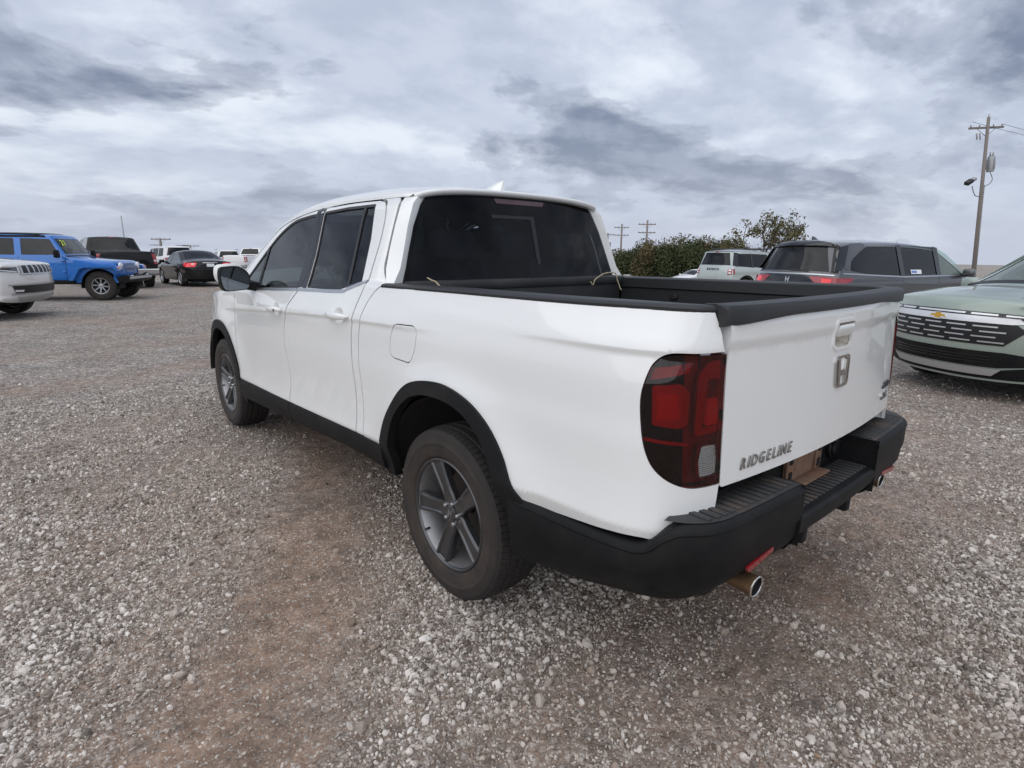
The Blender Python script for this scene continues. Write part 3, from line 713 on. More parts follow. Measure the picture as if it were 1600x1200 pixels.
    rp = rpoly([(-.105, -.075), (.095, -.088), (.115, .02), (.105, .085), (-.04, .095), (-.11, .04)], .045, 4)*.86
    mk('mirror_glass', [(sg*(1.058+q[0]*.93), yc-.0665, 1.250+q[1]) for q in rp], [tuple(range(len(rp)))[::(1 if sg > 0 else -1)]], 'mirrorglass', mi, False)
    cap = []
    for t, sc_ in ((-.062, .20), (-.060, .60), (-.047, .88), (-.02, 1.04), (.015, 1.05)):
        cap.append([(sg*(1.059+q[0]*sc_*.95), yc-t-.01, 1.256+q[1]*sc_*.97) for q in rpoly([(-.06, -.02), (.10, -.03), (.118, .02), (.108, .088), (-.04, .098), (-.08, .05)], .04, 4)])
    v, f = loft(cap); mk('mirror_cap', v, f, 'white', mi)
    v, f = loft([[(sg*.915, yc+.07, 1.165), (sg*.915, yc-.06, 1.165), (sg*.915, yc-.06, 1.225), (sg*.915, yc+.07, 1.235)], [(sg*1.03, yc+.045, 1.185), (sg*1.03, yc-.035, 1.185), (sg*1.03, yc-.035, 1.235), (sg*1.03, yc+.045, 1.235)]]); mk('mirror_arm', v, f, 'blackplastic', mi, sharp=40)
    # rear roof pillar cover with its inward chamfer to the rear window
    za = [1.288, 1.36, 1.448, 1.567, 1.673, 1.715]; yA = [.606, .662, .680, .698, .716, .745]
    zb2 = [1.290, 1.36, 1.45, 1.56, 1.668, 1.722]; yB = [.575, .592, .606, .624, .637, .668]
    zcn = [1.290, 1.36, 1.45, 1.56, 1.660, 1.712]; xC = [.774, .744, .712, .668, .622, .585]; yC = [.600, .614, .632, .652, .666, .672]
    rows = []
    for i in range(6):
        pts = []
        for t in np.linspace(0, 1, 6):
            y = yA[i]+(yB[i]-yA[i])*t; z = za[i]+(zb2[i]-za[i])*t; pts.append((sg*(float(S(y, z))-.0015), y, z))
        xb = float(S(yB[i], zb2[i]))
        for t in (.06, .2, .6, 1.):
            e_ = min(t*6, 1)
            pts.append((sg*(xb-.006*(1-(1-e_)**2) + (xC[i]-xb+.006)*max(0, (t-.06)/.94)), yB[i]-.004*min(t*16, 1)*(1-t)+(yC[i]-yB[i])*max(0, (t-.06)/.94), zb2[i]+(zcn[i]-zb2[i])*t))
        rows.append(pts)
    v, f = loft(rows, closed=False)
    if sg > 0: f = [q[::-1] for q in f]
    mk('pillar_cover', v, f, 'white', truck, sharp=35)
    # bed rail cap and inner bed wall
    ys = np.concatenate([np.linspace(.595, -.9, 24), np.linspace(-.93, -1.032, 8)]); rings = []
    for y in ys:
        zt = float(np.interp(-y, -zw[:, 0], zw[:, 1])); x = float(S(y, zt)); xi = min(x-.075, .775)
        rings.append([(sg*(x+.002), y, zt-.003), (sg*(x+.003), y, zt+.006), (sg*(x-.005), y, zt+.0125), (sg*(x-.025), y, zt+.016), (sg*xi, y, zt+.014), (sg*(xi-.012), y, zt+.008), (sg*(xi-.015), y, zt-.045), (sg*(xi-.001), y, zt-.055), (sg*xi, y, zt-.056)])
    v, f = loft(rings, closed=True); mk('bed_rail', v, f, 'railplastic', truck, sharp=35)
    v, f = loft([[(sg*.772, .52, 1.25), (sg*.772, -1.0, 1.255)], [(sg*.772, .52, 1.13), (sg*.772, -1.0, 1.13)], [(sg*.745, .52, 1.115), (sg*.745, -1.0, 1.115)], [(sg*.735, .52, .86), (sg*.735, -1.0, .86)]], closed=False)
    if sg < 0: f = [q[::-1] for q in f]
    bw = mk('bed_wall', v, f, 'bedliner', truck, sharp=30)
    for yy in (-.55, .12):
        v, f = merge(box((sg*.766, yy, 1.19), (.012, .05, .03), .003), tube([(sg*.758, yy-.015, 1.19), (sg*.750, yy, 1.182), (sg*.758, yy+.015, 1.19)], .004, 8)); mk('tie_down', v, f, 'seal', bw, sharp=40)
    # vertical body corner behind the tailgate gap
    v, f = loft([[(sg*.746, -1.018, 1.286), (sg*.722, -1.0, 1.286)], [(sg*.728, -1.042, 1.174), (sg*.717, -1.0, 1.174)], [(sg*.724, -1.050, .70), (sg*.713, -1.0, .70)]], closed=False); mk('gate_jamb', v, f, 'white', truck)


# ---- roof shell (superellipse section between the door tops)
zbR = pchip([(.60, 1.700), (.93, 1.7025), (1.274, 1.7045), (1.625, 1.690), (1.919, 1.657), (2.21, 1.592), (2.451, 1.451), (2.64, 1.304), (2.79, 1.169), (2.95, 1.02)])
zcR = pchip([(.60, 1.758), (.8, 1.783), (1.2, 1.800), (1.6, 1.797), (1.95, 1.750), (2.2, 1.660), (2.5, 1.490), (2.95, 1.19)])
def froof(t, y):
    zb_ = zbR(y); a = S(y, zb_)-.001; H = np.maximum(zcR(y)-zb_, .01); ph = np.clip(t, -1, 1)*PI/2; e = 2/2.5
    x = np.sign(ph)*a*np.abs(np.sin(ph))**e; z = zb_+H*np.clip(np.cos(ph), 1e-6, 1)**e
    return np.stack([x, y, z], 1)
def roof_panel(name, t0, t1, y0, y1, m, off=0., ny=30, nt=40, parent=None, yrear=None):
    ts = np.linspace(t0, t1, nt); V = []
    for q in range(ny+1):
        for t in ts:
            ya = (yrear(t) if yrear else y0); y = ya+(y1-ya)*q/ny
            V.append(froof(np.array([t]), np.array([y]))[0])
    V = np.array(V)
    F = [(q*nt+k, q*nt+k+1, (q+1)*nt+k+1, (q+1)*nt+k) for q in range(ny) for k in range(nt-1)]
    return mk(name, V+(0, 0, off), F, m, parent or truck)
yr = lambda t: .625+.075*abs(t)**6
roof = roof_panel('roof', -1, 1, .63, 1.98, 'white', yrear=yr)
for sg in (-1, 1): roof_panel('windscreen_pillar', sg*.86, sg*1., 1.98, 2.94, 'white', nt=8)
roof_panel('windscreen', -.86, .86, 1.98, 2.94, 'cglass', off=-.004)
# rear lip of the roof, turned down over the window
rings = []
for t in np.linspace(-.93, .93, 31):
    y = yr(t); q = froof(np.array([t]), np.array([y]))[0]
    rings.append([q, q+(0, -.006, -.004), q+(0, -.008, -.014), q+(0, .004, -.030), q+(0, .05, -.032)])
v, f = loft(rings, closed=False); mk('roof_lip', v, f, 'white', roof)
# fin antenna
rings = []
for t in np.linspace(0, 1, 10):
    y = .965-.175*t; h = .058*(t**.65); zb_ = float(zcR(y))-.004; w = .042*math.sin(PI*min(.12+t*.75, 1))
    rings.append([(w*math.cos(a)*(1-.75*max(0, math.sin(a))), y+.02*max(0, math.sin(a))*0-.012*max(0, math.sin(a))*(t > .9), zb_+h*max(0, math.sin(a))) for a in np.linspace(0, PI, 9)])
v, f = loft(rings, closed=True); mk('antenna_fin', v, f, 'white', roof, sharp=50)
# ---- rear window
def fgl(x, z): return np.stack([x, .593+(z-1.29)*.23-.05*(1-np.minimum((x/.77)**2, 1.2)), z], 1)
go = rpoly([(-.790, 1.27), (.790, 1.27), (.772, 1.302), (.640, 1.676), (.560, 1.716), (0, 1.742), (-.560, 1.716), (-.640, 1.676), (-.772, 1.302)], [0, 0, .01, .06, .06, .3, .06, .06, .01], 6)
rw = panel('rear_window', go, fgl, 'rglass', truck, (0, -1, 0), res=.06, depth=0)
lower = rpoly([(-.70, 1.24), (.70, 1.24), (.705, 1.31), (.640, 1.48), (.52, 1.635), (.44, 1.652), (.17, 1.648), (.13, 1.634), (-.25, 1.630), (-.30, 1.642), (-.625, 1.655), (-.742, 1.31)], [0, 0, .02, .1, .06, .05, .03, .03, .03, .03, .02, .0], 5)
band = panel('window_frit', inset(go, -.006), fgl, 'frit', rw, (0, -1, 0), holes=[inset(lower, -.001)], res=.06, off=-.004, depth=0)
sf = rpoly([(-.225, 1.372), (.105, 1.372), (.088, 1.628), (-.222, 1.628)], .006)
panel('slider_frame', np.array([(.070, 1.375), (.098, 1.375), (.088, 1.634), (-.215, 1.634), (-.215, 1.616), (.058, 1.616)]), fgl, 'seal', rw, (0, -1, 0), res=.05, off=.003, depth=.004)
panel('brake_light', rpoly([(-.185, 1.718), (.185, 1.718), (.17, 1.694), (-.17, 1.694)], .006), fgl, 'darkred', rw, (0, -1, 0), res=.05, off=.0025, depth=.003)
# cab back wall below the window and cabin
bx('cab_back_wall', (0, .60, 1.05), (1.50, .04, .46), 'bedliner', truck, .0)
v, f = merge(box((0, 1.70, .60), (1.60, 2.1, .04)), box((0, 2.52, 1.00), (1.50, .36, .28), .04))
cabin = mk('cabin_floor', v, f, 'cabin', truck, sharp=40)
roof_panel('headliner', -.9, .9, .70, 1.95, 'headliner', off=-.045, ny=12, nt=16)
for xs_, ys_ in ((-.40, 1.72), (.40, 1.72), (-.42, .92), (.0, .92), (.42, .92)):
    w = .50 if ys_ > 1.2 else (.44 if xs_ else .34)
    g = [box((xs_, ys_+.14, .88), (w, .50, .16), .05), box((xs_, ys_-.13, 1.17), (w, .14, .56), .06, rot=(rad(-14), 0, 0))]
    v, f = merge(*g); st = mk('seat', v, f, 'seat', truck, sharp=40)
    v, f = merge(box((xs_, ys_-.235, 1.52 if ys_ > 1.2 else 1.47), (.27, .10, .17), .045, rot=(rad(-10), 0, 0)), tube([(xs_-.06, ys_-.20, 1.38), (xs_-.06, ys_-.225, 1.48)], .007), tube([(xs_+.06, ys_-.20, 1.38), (xs_+.06, ys_-.225, 1.48)], .007)); mk('headrest', v, f, 'seat', st, sharp=40)
th = [(-.42+.185*math.cos(a), 2.22+.06*math.sin(a), 1.14+.175*math.sin(a)) for a in np.linspace(0, 2*PI, 29)]
v, f = tube(th, .016, 8, False); mk('steering_wheel', v, f, 'cabin', truck)
# ---- bed
bx('bed_floor', (0, -.24, .86), (1.50, 1.56, .03), 'bedliner', truck, .0)
for q in range(9): bx('floor_rib', (-.64+q*.16, -.24, .879), (.08, 1.5, .010), 'bedliner', truck, .003)
v, f = merge(box((0, .535, 1.06), (1.50, .05, .42), .01), box((0, .548, 1.277), (1.56, .10, .050), .014)); mk('bed_front_wall', v, f, 'bedliner', truck, sharp=40)
# ---- tailgate
TW = .708
def T(x, z):
    d = z-1.187
    return -1.063+.022*(z-.78)/.475-.041*(1-(np.abs(x)/.70)**2)-.009*sst(-.018, .02, d)*(1-sst(.05, .10, d)*.8)
def ftg(x, z): return np.stack([x, T(x, z), z], 1)
hO = rpoly([(-.082, 1.222), (.085, 1.222), (.085, 1.128), (.060, 1.118), (-.058, 1.118), (-.082, 1.132)], .018, 5)
gate = panel('tailgate', rpoly([(-TW, 1.262), (TW, 1.262), (TW+.006, .778), (-TW-.006, .778)], [.004, .004, .014, .014]), ftg, 'white', truck, (0, -1, 0), holes=[hO], res=.035, depth=.045, extra=np.array([(x_, 1.187+d_) for x_ in np.arange(-.69, .70, .03) for d_ in (-.026, -.018, -.010, -.002, .006, .014, .022, .03, .05, .065, .08)]))
def fcup(x, z): return ftg(x, z)+np.stack([x*0, .048*sst(0, .022, np.minimum(np.minimum(x+.082, .085-x), np.minimum(1.222-z, z-1.118))), x*0], 1)
panel('handle_recess', hO, fcup, 'handledust', gate, (0, -1, 0), res=.007, step=.012, depth=0)
panel('handle_bezel', inset(hO, -.003), ftg, 'white', gate, (0, -1, 0), holes=[inset(hO, .009)], res=.02, off=.004, depth=.008)
v, f, nn = panel_geo(rpoly([(-.068, 1.204), (.070, 1.204), (.068, 1.163), (-.066, 1.163)], .012, 4), lambda x, z: ftg(x, z)+np.stack([x*0, -.012*np.clip(1-((z-1.183)/.028)**2, 0, 1)+.003, x*0], 1), (0, -1, 0), res=.008, depth=.010); mk('handle_flap', v, f, 'white', gate, True, nn)
def gpt(x, z, o_=0.): return np.array([x, float(T(x, z))-o_, z])
def gframe(x, z, o_=.001):
    p_ = gpt(x, z, o_); dx = gpt(x+.01, z, o_)-gpt(x-.01, z, o_); dz = gpt(x, z+.01, o_)-gpt(x, z-.01, o_)
    return frame(p_, dx, dz)
# emblem: rounded frame and the two-legged letter inside
em_o = rpoly([(-.052, 1.094), (.078, 1.094), (.070, .980), (-.044, .980)], .026, 6)
em = panel('emblem', em_o, ftg, 'emblemchrome', gate, (0, -1, 0), holes=[inset(em_o, .009)], res=.02, off=.006, depth=.006)
ex = .013
for s_ in (-1, 1):
    pl_ = np.array([(ex+s_*.050, 1.086), (ex+s_*.030, 1.086), (ex+s_*.021, 1.036), (ex+s_*.020, .988), (ex+s_*.040, .988), (ex+s_*.041, 1.03)])
    panel('emblem_leg', pl_, ftg, 'emblemchrome', em, (0, -1, 0), res=.02, off=.007, depth=.007)
panel('emblem_bar', np.array([(ex-.023, 1.042), (ex+.023, 1.042), (ex+.022, 1.022), (ex-.022, 1.022)]), ftg, 'emblemchrome', em, (0, -1, 0), res=.02, off=.0065, depth=.006)
# lettering, one letter at a time along the lower left of the gate
word = 'RIDGELINE'; wd = [1.05, .5, 1.05, 1.1, .95, .85, .5, 1.1, .95]; tot = sum(wd); xx = -.632; span = .300
for ch, w_ in zip(word, wd):
    xm = xx+w_/tot*span*.5; xx += w_/tot*span
    text_mesh('letter', ch, .050, .0018, 'letterchrome', gate, gframe(xm, .8285, .003), shear=.22, sx=.90 if ch != 'I' else 1., bold=.0006)
text_mesh('badge', 'AWD', .036, .003, 'letterdark', gate, gframe(.615, .897, .003), shear=.15, sx=1.15, bold=.0010)
text_mesh('badge', 'RTL-E', .036, .003, 'letterchrome', gate, gframe(.600, .850, .003), shear=.15, sx=1.0, bold=.0008)
# black cap along the top of the gate
rings = []
for x in np.concatenate([[-.745, -.735, -.71], np.linspace(-.68, .68, 25), [.71, .735, .745]]):
    y = float(T(min(max(x, -.70), .70), 1.25)); e_ = max(0, (abs(x)-.60)/.14); k = 1 if abs(x) < .74 else .6
    drop = .016*sst(.35, .74, abs(x))
    y0 = y+(.012 if abs(x) > .70 else 0)
    rings.append([(x, y0-.004, 1.262-drop), (x, y0-.013, 1.266-drop), (x, y0-.015, 1.292), (x, y0-.008, 1.303*k+(1-k)*1.29), (x, y0+.02, 1.308), (x, y0+.062, 1.304), (x, y0+.070, 1.292), (x, y0+.068, 1.250)])
v, f = loft(rings); mk('gate_cap', v, f, 'railplastic', gate, sharp=38)
bx('gate_inner', (0, -1.02, 1.02), (1.40, .03, .46), 'bedliner', gate, .004)
# ---- rear bumper: shell round the corner, steps and centre dip
half = cr([(.992, -.44), (.986, -.60), (.974, -.80), (.952, -.94), (.920, -1.025), (.868, -1.092), (.785, -1.130), (.60, -1.146), (.36, -1.156), (.345, -1.157)], 6)
ds = np.concatenate([[0], np.cumsum(np.linalg.norm(np.diff(half, axis=0), axis=1))])
ztB = pchip([(-1.2, .716), (-1.07, .712), (-1.03, .690), (-.975, .640), (-.93, .629), (-.44, .626)])
zbB = pchip([(-1.2, .474), (-1.146, .474), (-1.128, .472), (-1.09, .462), (-1.03, .452), (-.92, .440), (-.70, .402), (-.44, .366)])
for sg in (-1, 1):
    rings = []
    for i, (x, y) in enumerate(half):
        t = half[min(i+1, len(half)-1)]-half[max(i-1, 0)]; t /= np.linalg.norm(t); nx, ny = -t[1]*-1, t[0]*-1
        nx, ny = (-t[1], t[0]); 
        if nx*1+ny*-1 < 0: nx, ny = -nx, -ny
        zt, zb_ = float(ztB(y)), float(zbB(y)); H = zt-zb_; rear = sst(-1.02, -1.13, y) if y < -1.0 else 0.
        prof = [(-.075, zt+.000), (-.022, zt+.001), (-.010, zt-.002), (.000, zt-.012), (.003, zt-.024), (-.002, zt-.030), (.000, zt-.036), (.001, zt-.40*H), (-.002, zt-.50*H), (-.006, zt-.53*H), (-.010, zt-.75*H), (-.022, zb_+.035), (-.040, zb_+.010), (-.075, zb_), (-.14, zb_+.01)]
        rings.append([(sg*(x+nx*d), y+ny*d, z) for d, z in prof])
    v, f = loft(rings, closed=False)
    if sg < 0: f = [q[::-1] for q in f]
    sh = mk('bumper', v, f, 'blackplastic', truck, sharp=32)
    # end face of the raised step towards the centre dip
    e_ = [(sg*.345, -1.157, .716), (sg*.345, -1.157, .50), (sg*.345, -1.00, .50), (sg*.345, -1.00, .716)]
    mk('step_end', e_, [(0, 1, 2, 3)], 'blackplastic', sh, False)
    # step pad on top with ribs
    inn = half[half[:, 1] < -1.02]
    top = [(sg*(x-.012*(x > .8)), y+.014) for x, y in inn]+[(sg*.345, -1.0), (sg*.86, -1.0)]
    v = [(a, b, .7165) for a, b in top]; mk('step_pad', v, [tuple(range(len(v)))[::(-1 if sg > 0 else 1)]], 'stepplastic', sh, False)
    for q in range(14):
        x = .372+q*.0335; y1 = float(np.interp(x, inn[::-1, 0], inn[::-1, 1]))+.030; y0 = -1.025
        if y0-y1 < .03: continue
        bx('step_rib', (sg*x, (y0+y1)/2, .7185), (.021, y0-y1, .006), 'stepplastic', sh, .0022)
    # reflector, exhaust, hook
    rp = panel('reflector', rpoly([(-.655, .532), (-.495, .548), (-.490, .530), (-.645, .513)], .004), lambda x, z: np.stack([-sg*x if sg > 0 else x, -1.146+.010*(.716-z)/.25-.010*(1-(np.abs(x)/.7)**2)*0+.0*x, z], 1), 'reflector', sh, (0, -1, 0), res=.04, off=.004, depth=.008)
    v, f = lathe([(.0, .0295), (-.003, .0315), (.0, .0335), (.004, .0335), (.03, .0310), (.30, .030)], 28); V = np.stack([v[:, 1]*1.15, v[:, 0], v[:, 2]], 1)
    ep = mk('exhaust_tip', V, f, 'exh', truck, sharp=60); ep.location = (sg*.600, -1.150 if sg < 0 else -1.115, .452 if sg < 0 else .47); ep.rotation_euler = (rad(3), 0, 0)
    v, f = lathe([(.0, .0295), (.10, .028), (.10, 0)], 24); V = np.stack([v[:, 1]*1.15, v[:, 0], v[:, 2]], 1); mk('exhaust_bore', V, f, 'dark', ep)
    v, f = lathe([(.0005, .0290), (-.0032, .0315), (.0005, .0340)], 28); V = np.stack([v[:, 1]*1.15, v[:, 0], v[:, 2]], 1); mk('exhaust_rim', V, f, 'chrome', ep)
    v, f = merge(box((sg*.20, -1.10, .485), (.04, .05, .075), .01)); mk('tow_bracket', v, f, 'dark', sh, sharp=40)
# centre of the bumper
rings = []
for x in np.linspace(-.345, .345, 15):
    y = -1.158-.004*(1-(x/.345)**2)
    rings.append([(x, -.995, .606), (x, y+.03, .604), (x, y+.012, .602), (x, y+.002, .592), (x, y, .575), (x, y+.006, .545), (x, y+.022, .520), (x, y+.08, .505)])
v, f = loft(rings, closed=False); cb = mk('bumper_centre', v, f[::1], 'blackplastic', truck, sharp=32)
for q in range(20):
    x = -.318+q*.0335; bx('step_rib', (x, -1.075, .6065), (.021, .105, .006), 'stepplastic', cb, .0022)
mk('bumper_back', [(-.345, -.998, .60), (.345, -.998, .60), (.345, -.998, .80), (-.345, -.998, .80)], [(0, 1, 2, 3)], 'blackplastic', cb, False)
pb = merge(box((0, -1.004, .690), (.30, .010, .150), .003), box((-.125, -1.012, .690), (.055, .010, .14), .004), box((.125, -1.012, .690), (.055, .010, .14), .004), box((0, -1.03, .612), (.30, .055, .006), .002))
plb = mk('plate_bracket', *pb, 'rust', cb, sharp=40)
for sx_ in (-1, 1):
    for z in (.645, .700, .742):
        v, f = box((sx_*.125, -1.0185, z), (.026, .004, .034 if z < .7 else .018), .003); mk('bracket_slot', v, f, 'dark', plb, sharp=40)
v, f = lathe([(.0, .046), (-.012, .046), (-.016, .040), (-.016, .034), (-.022, .034), (-.026, .028), (-.028, 0)], 28); V = np.stack([v[:, 1], v[:, 0], v[:, 2]], 1)
tcn = mk('tow_socket', V, f, 'seal', cb, sharp=40); tcn.location = (.285, -1.00, .668)
bx('socket_lid', (.285, -1.022, .690), (.075, .016, .012), 'seal', cb, .003)
bx('hitch_receiver', (0, -1.03, .50), (.065, .14, .060), 'dark', truck, .006)
bx('hitch_beam', (0, -.96, .46), (1.1, .07, .07), 'dark', truck, .01)
# lower edge of the white body between bumper top and tailgate
# ---- underbody
v, f = merge(box((0, 1.5, .47), (1.28, 5.0, .26), .03), box((0, .0, .36), (1.5, .10, .10), .03), box((0, 3.18, .36), (1.5, .10, .10), .03), box((-.35, -.55, .42), (.55, .35, .22), .06), box((.45, -.55, .42), (.4, .35, .2), .06))
mk('underbody', v, f, 'dark', truck, sharp=40)
bx('mud_flap', (-.80, 2.78, .34), (.26, .012, .16), 'dark', truck, .003); bx('mud_flap', (.80, 2.78, .34), (.26, .012, .16), 'dark', truck, .003)
# ---- hood and nose
def fhood(x, y):
    e_ = np.minimum(np.abs(x)/np.maximum(S(y, np.full_like(y, 1.0))+.0, .3), 1.); zt = np.interp(y, [2.80, 3.2, 3.6, 3.9, 4.1, 4.2], [1.14, 1.12, 1.08, 1.03, .96, .92])
    return np.stack([x, y, zt+.075*(1-e_**2.5)], 1)
hs = [(float(S(y, 1.0))-.02, y) for y in np.linspace(2.80, 4.15, 14)]
panel('hood', np.array(hs+[(-a, b) for a, b in hs[::-1]]), fhood, 'white', truck, (0, 0, 1), res=.08, depth=.02)
v, f = merge(box((0, 4.13, .80), (1.0, .14, .34), .05), box((0, 4.12, .48), (1.3, .20, .30), .06)); mk('front_bumper', v, f, 'blackplastic', truck, sharp=40)
for sg in (-1, 1): v, f = box((sg*.58, 4.06, .86), (.26, .14, .12), .04); mk('headlight', v, f, 'lampclear', truck, sharp=40)
# ---- wheels
w0 = None
for yc in (0., 3.18):
    for sg in (-1, 1):
        if w0 is None: w0 = w = make_wheel_hero(truck)
        else:
            w = copy_tree(w0, truck)
        w.location = (sg*.845, yc, .371); w.rotation_euler = (rad({(0., -1): 0, (3.18, -1): 22}.get((yc, sg), 40)), 0, 0 if sg < 0 else PI)
# ---- strings tied to the bed
def string(pts, seed):
    rng = np.random.default_rng(seed); P = cr(pts, 8); P = P+rng.normal(0, .0012, P.shape)
    v, f = tube(P, .0035, 6); return v, f
for q, pts in enumerate(([(-.70, .50, 1.318), (-.69, .44, 1.30), (-.715, .34, 1.262), (-.72, .33, 1.25)], [(.42, .47, 1.275), (.44, .47, 1.255), (.46, .47, 1.285), (.55, .48, 1.318), (.66, .49, 1.322), (.68, .485, 1.29), (.69, .47, 1.24), (.70, .46, 1.215)])):
    v, f = string(pts, q); mk('tie_string', v, f, 'rope', truck)
# ------------------------------------------------------------------ other vehicles on the lot
_whm = {}
def bgwheel(parent, x, y, R, rimr, w=.22, spokes=5, m='alloy', steer=0., dark='hub', z=None):
    key = (R, rimr, w, spokes, m)
    if key not in _whm:
        tv, tf = tyre_geo(R, w/2, rimr+.006, detail=False)
        hw = w/2
        rv, rf = lathe([(-hw+.012, rimr+.008), (-hw+.004, rimr+.004), (-hw+.008, rimr-.014), (-hw*.3, rimr-.035), (hw*.6, rimr-.04)], 40)
        sp = []
        for k in range(spokes):
            a = 2*PI*k/spokes+.3
            L = rimr-.03; rings = []
            for r_, h_, xx in ((.03, .020, -hw+.035), (L*.5, .017 if spokes > 6 else .024, -hw+.022), (L, .020 if spokes > 6 else .034, -hw+.012)):
                rings.append([(xx, r_*math.cos(a)-t*math.sin(a), r_*math.sin(a)+t*math.cos(a)) for t in (-h_, h_)]+[(xx+.03, r_*math.cos(a)-t*math.sin(a), r_*math.sin(a)+t*math.cos(a)) for t in (h_, -h_)])
            sp.append(loft(rings))
        sp.append(lathe([(-hw+.06, .065), (-hw+.035, .060), (-hw+.028, .04), (-hw+.026, 0)], 20))
        sv, sf = merge(*sp)
        bv, bf = lathe([(.0, .0), (.0, rimr-.03)], 24)
        _whm[key] = [(tv, tf, 'rubber', 'tyre'), (rv, rf, m, 'rim'), (sv, sf, m, 'spokes'), (bv, bf, dark, 'brake_backing'), {}]
    parts = _whm[key]; cache = parts[4]
    wh = None
    for v, f, mm, nm in parts[:4]:
        if nm not in cache:
            o = mk('wheel' if nm == 'tyre' else nm, v, f, mm, None, sharp=35); cache[nm] = o.data
        else: o = bpy.data.objects.new('wheel' if nm == 'tyre' else nm, cache[nm]); COL.objects.link(o)
        if wh is None: wh = o; o.parent = parent
        else: o.parent = wh
    wh.location = (x, y, R if z is None else z); wh.rotation_euler = (rad(17*len(parent.children)), 0, (PI if x > 0 else 0)+steer)
    wh.rotation_mode = 'ZYX' if False else 'XYZ'
    return wh

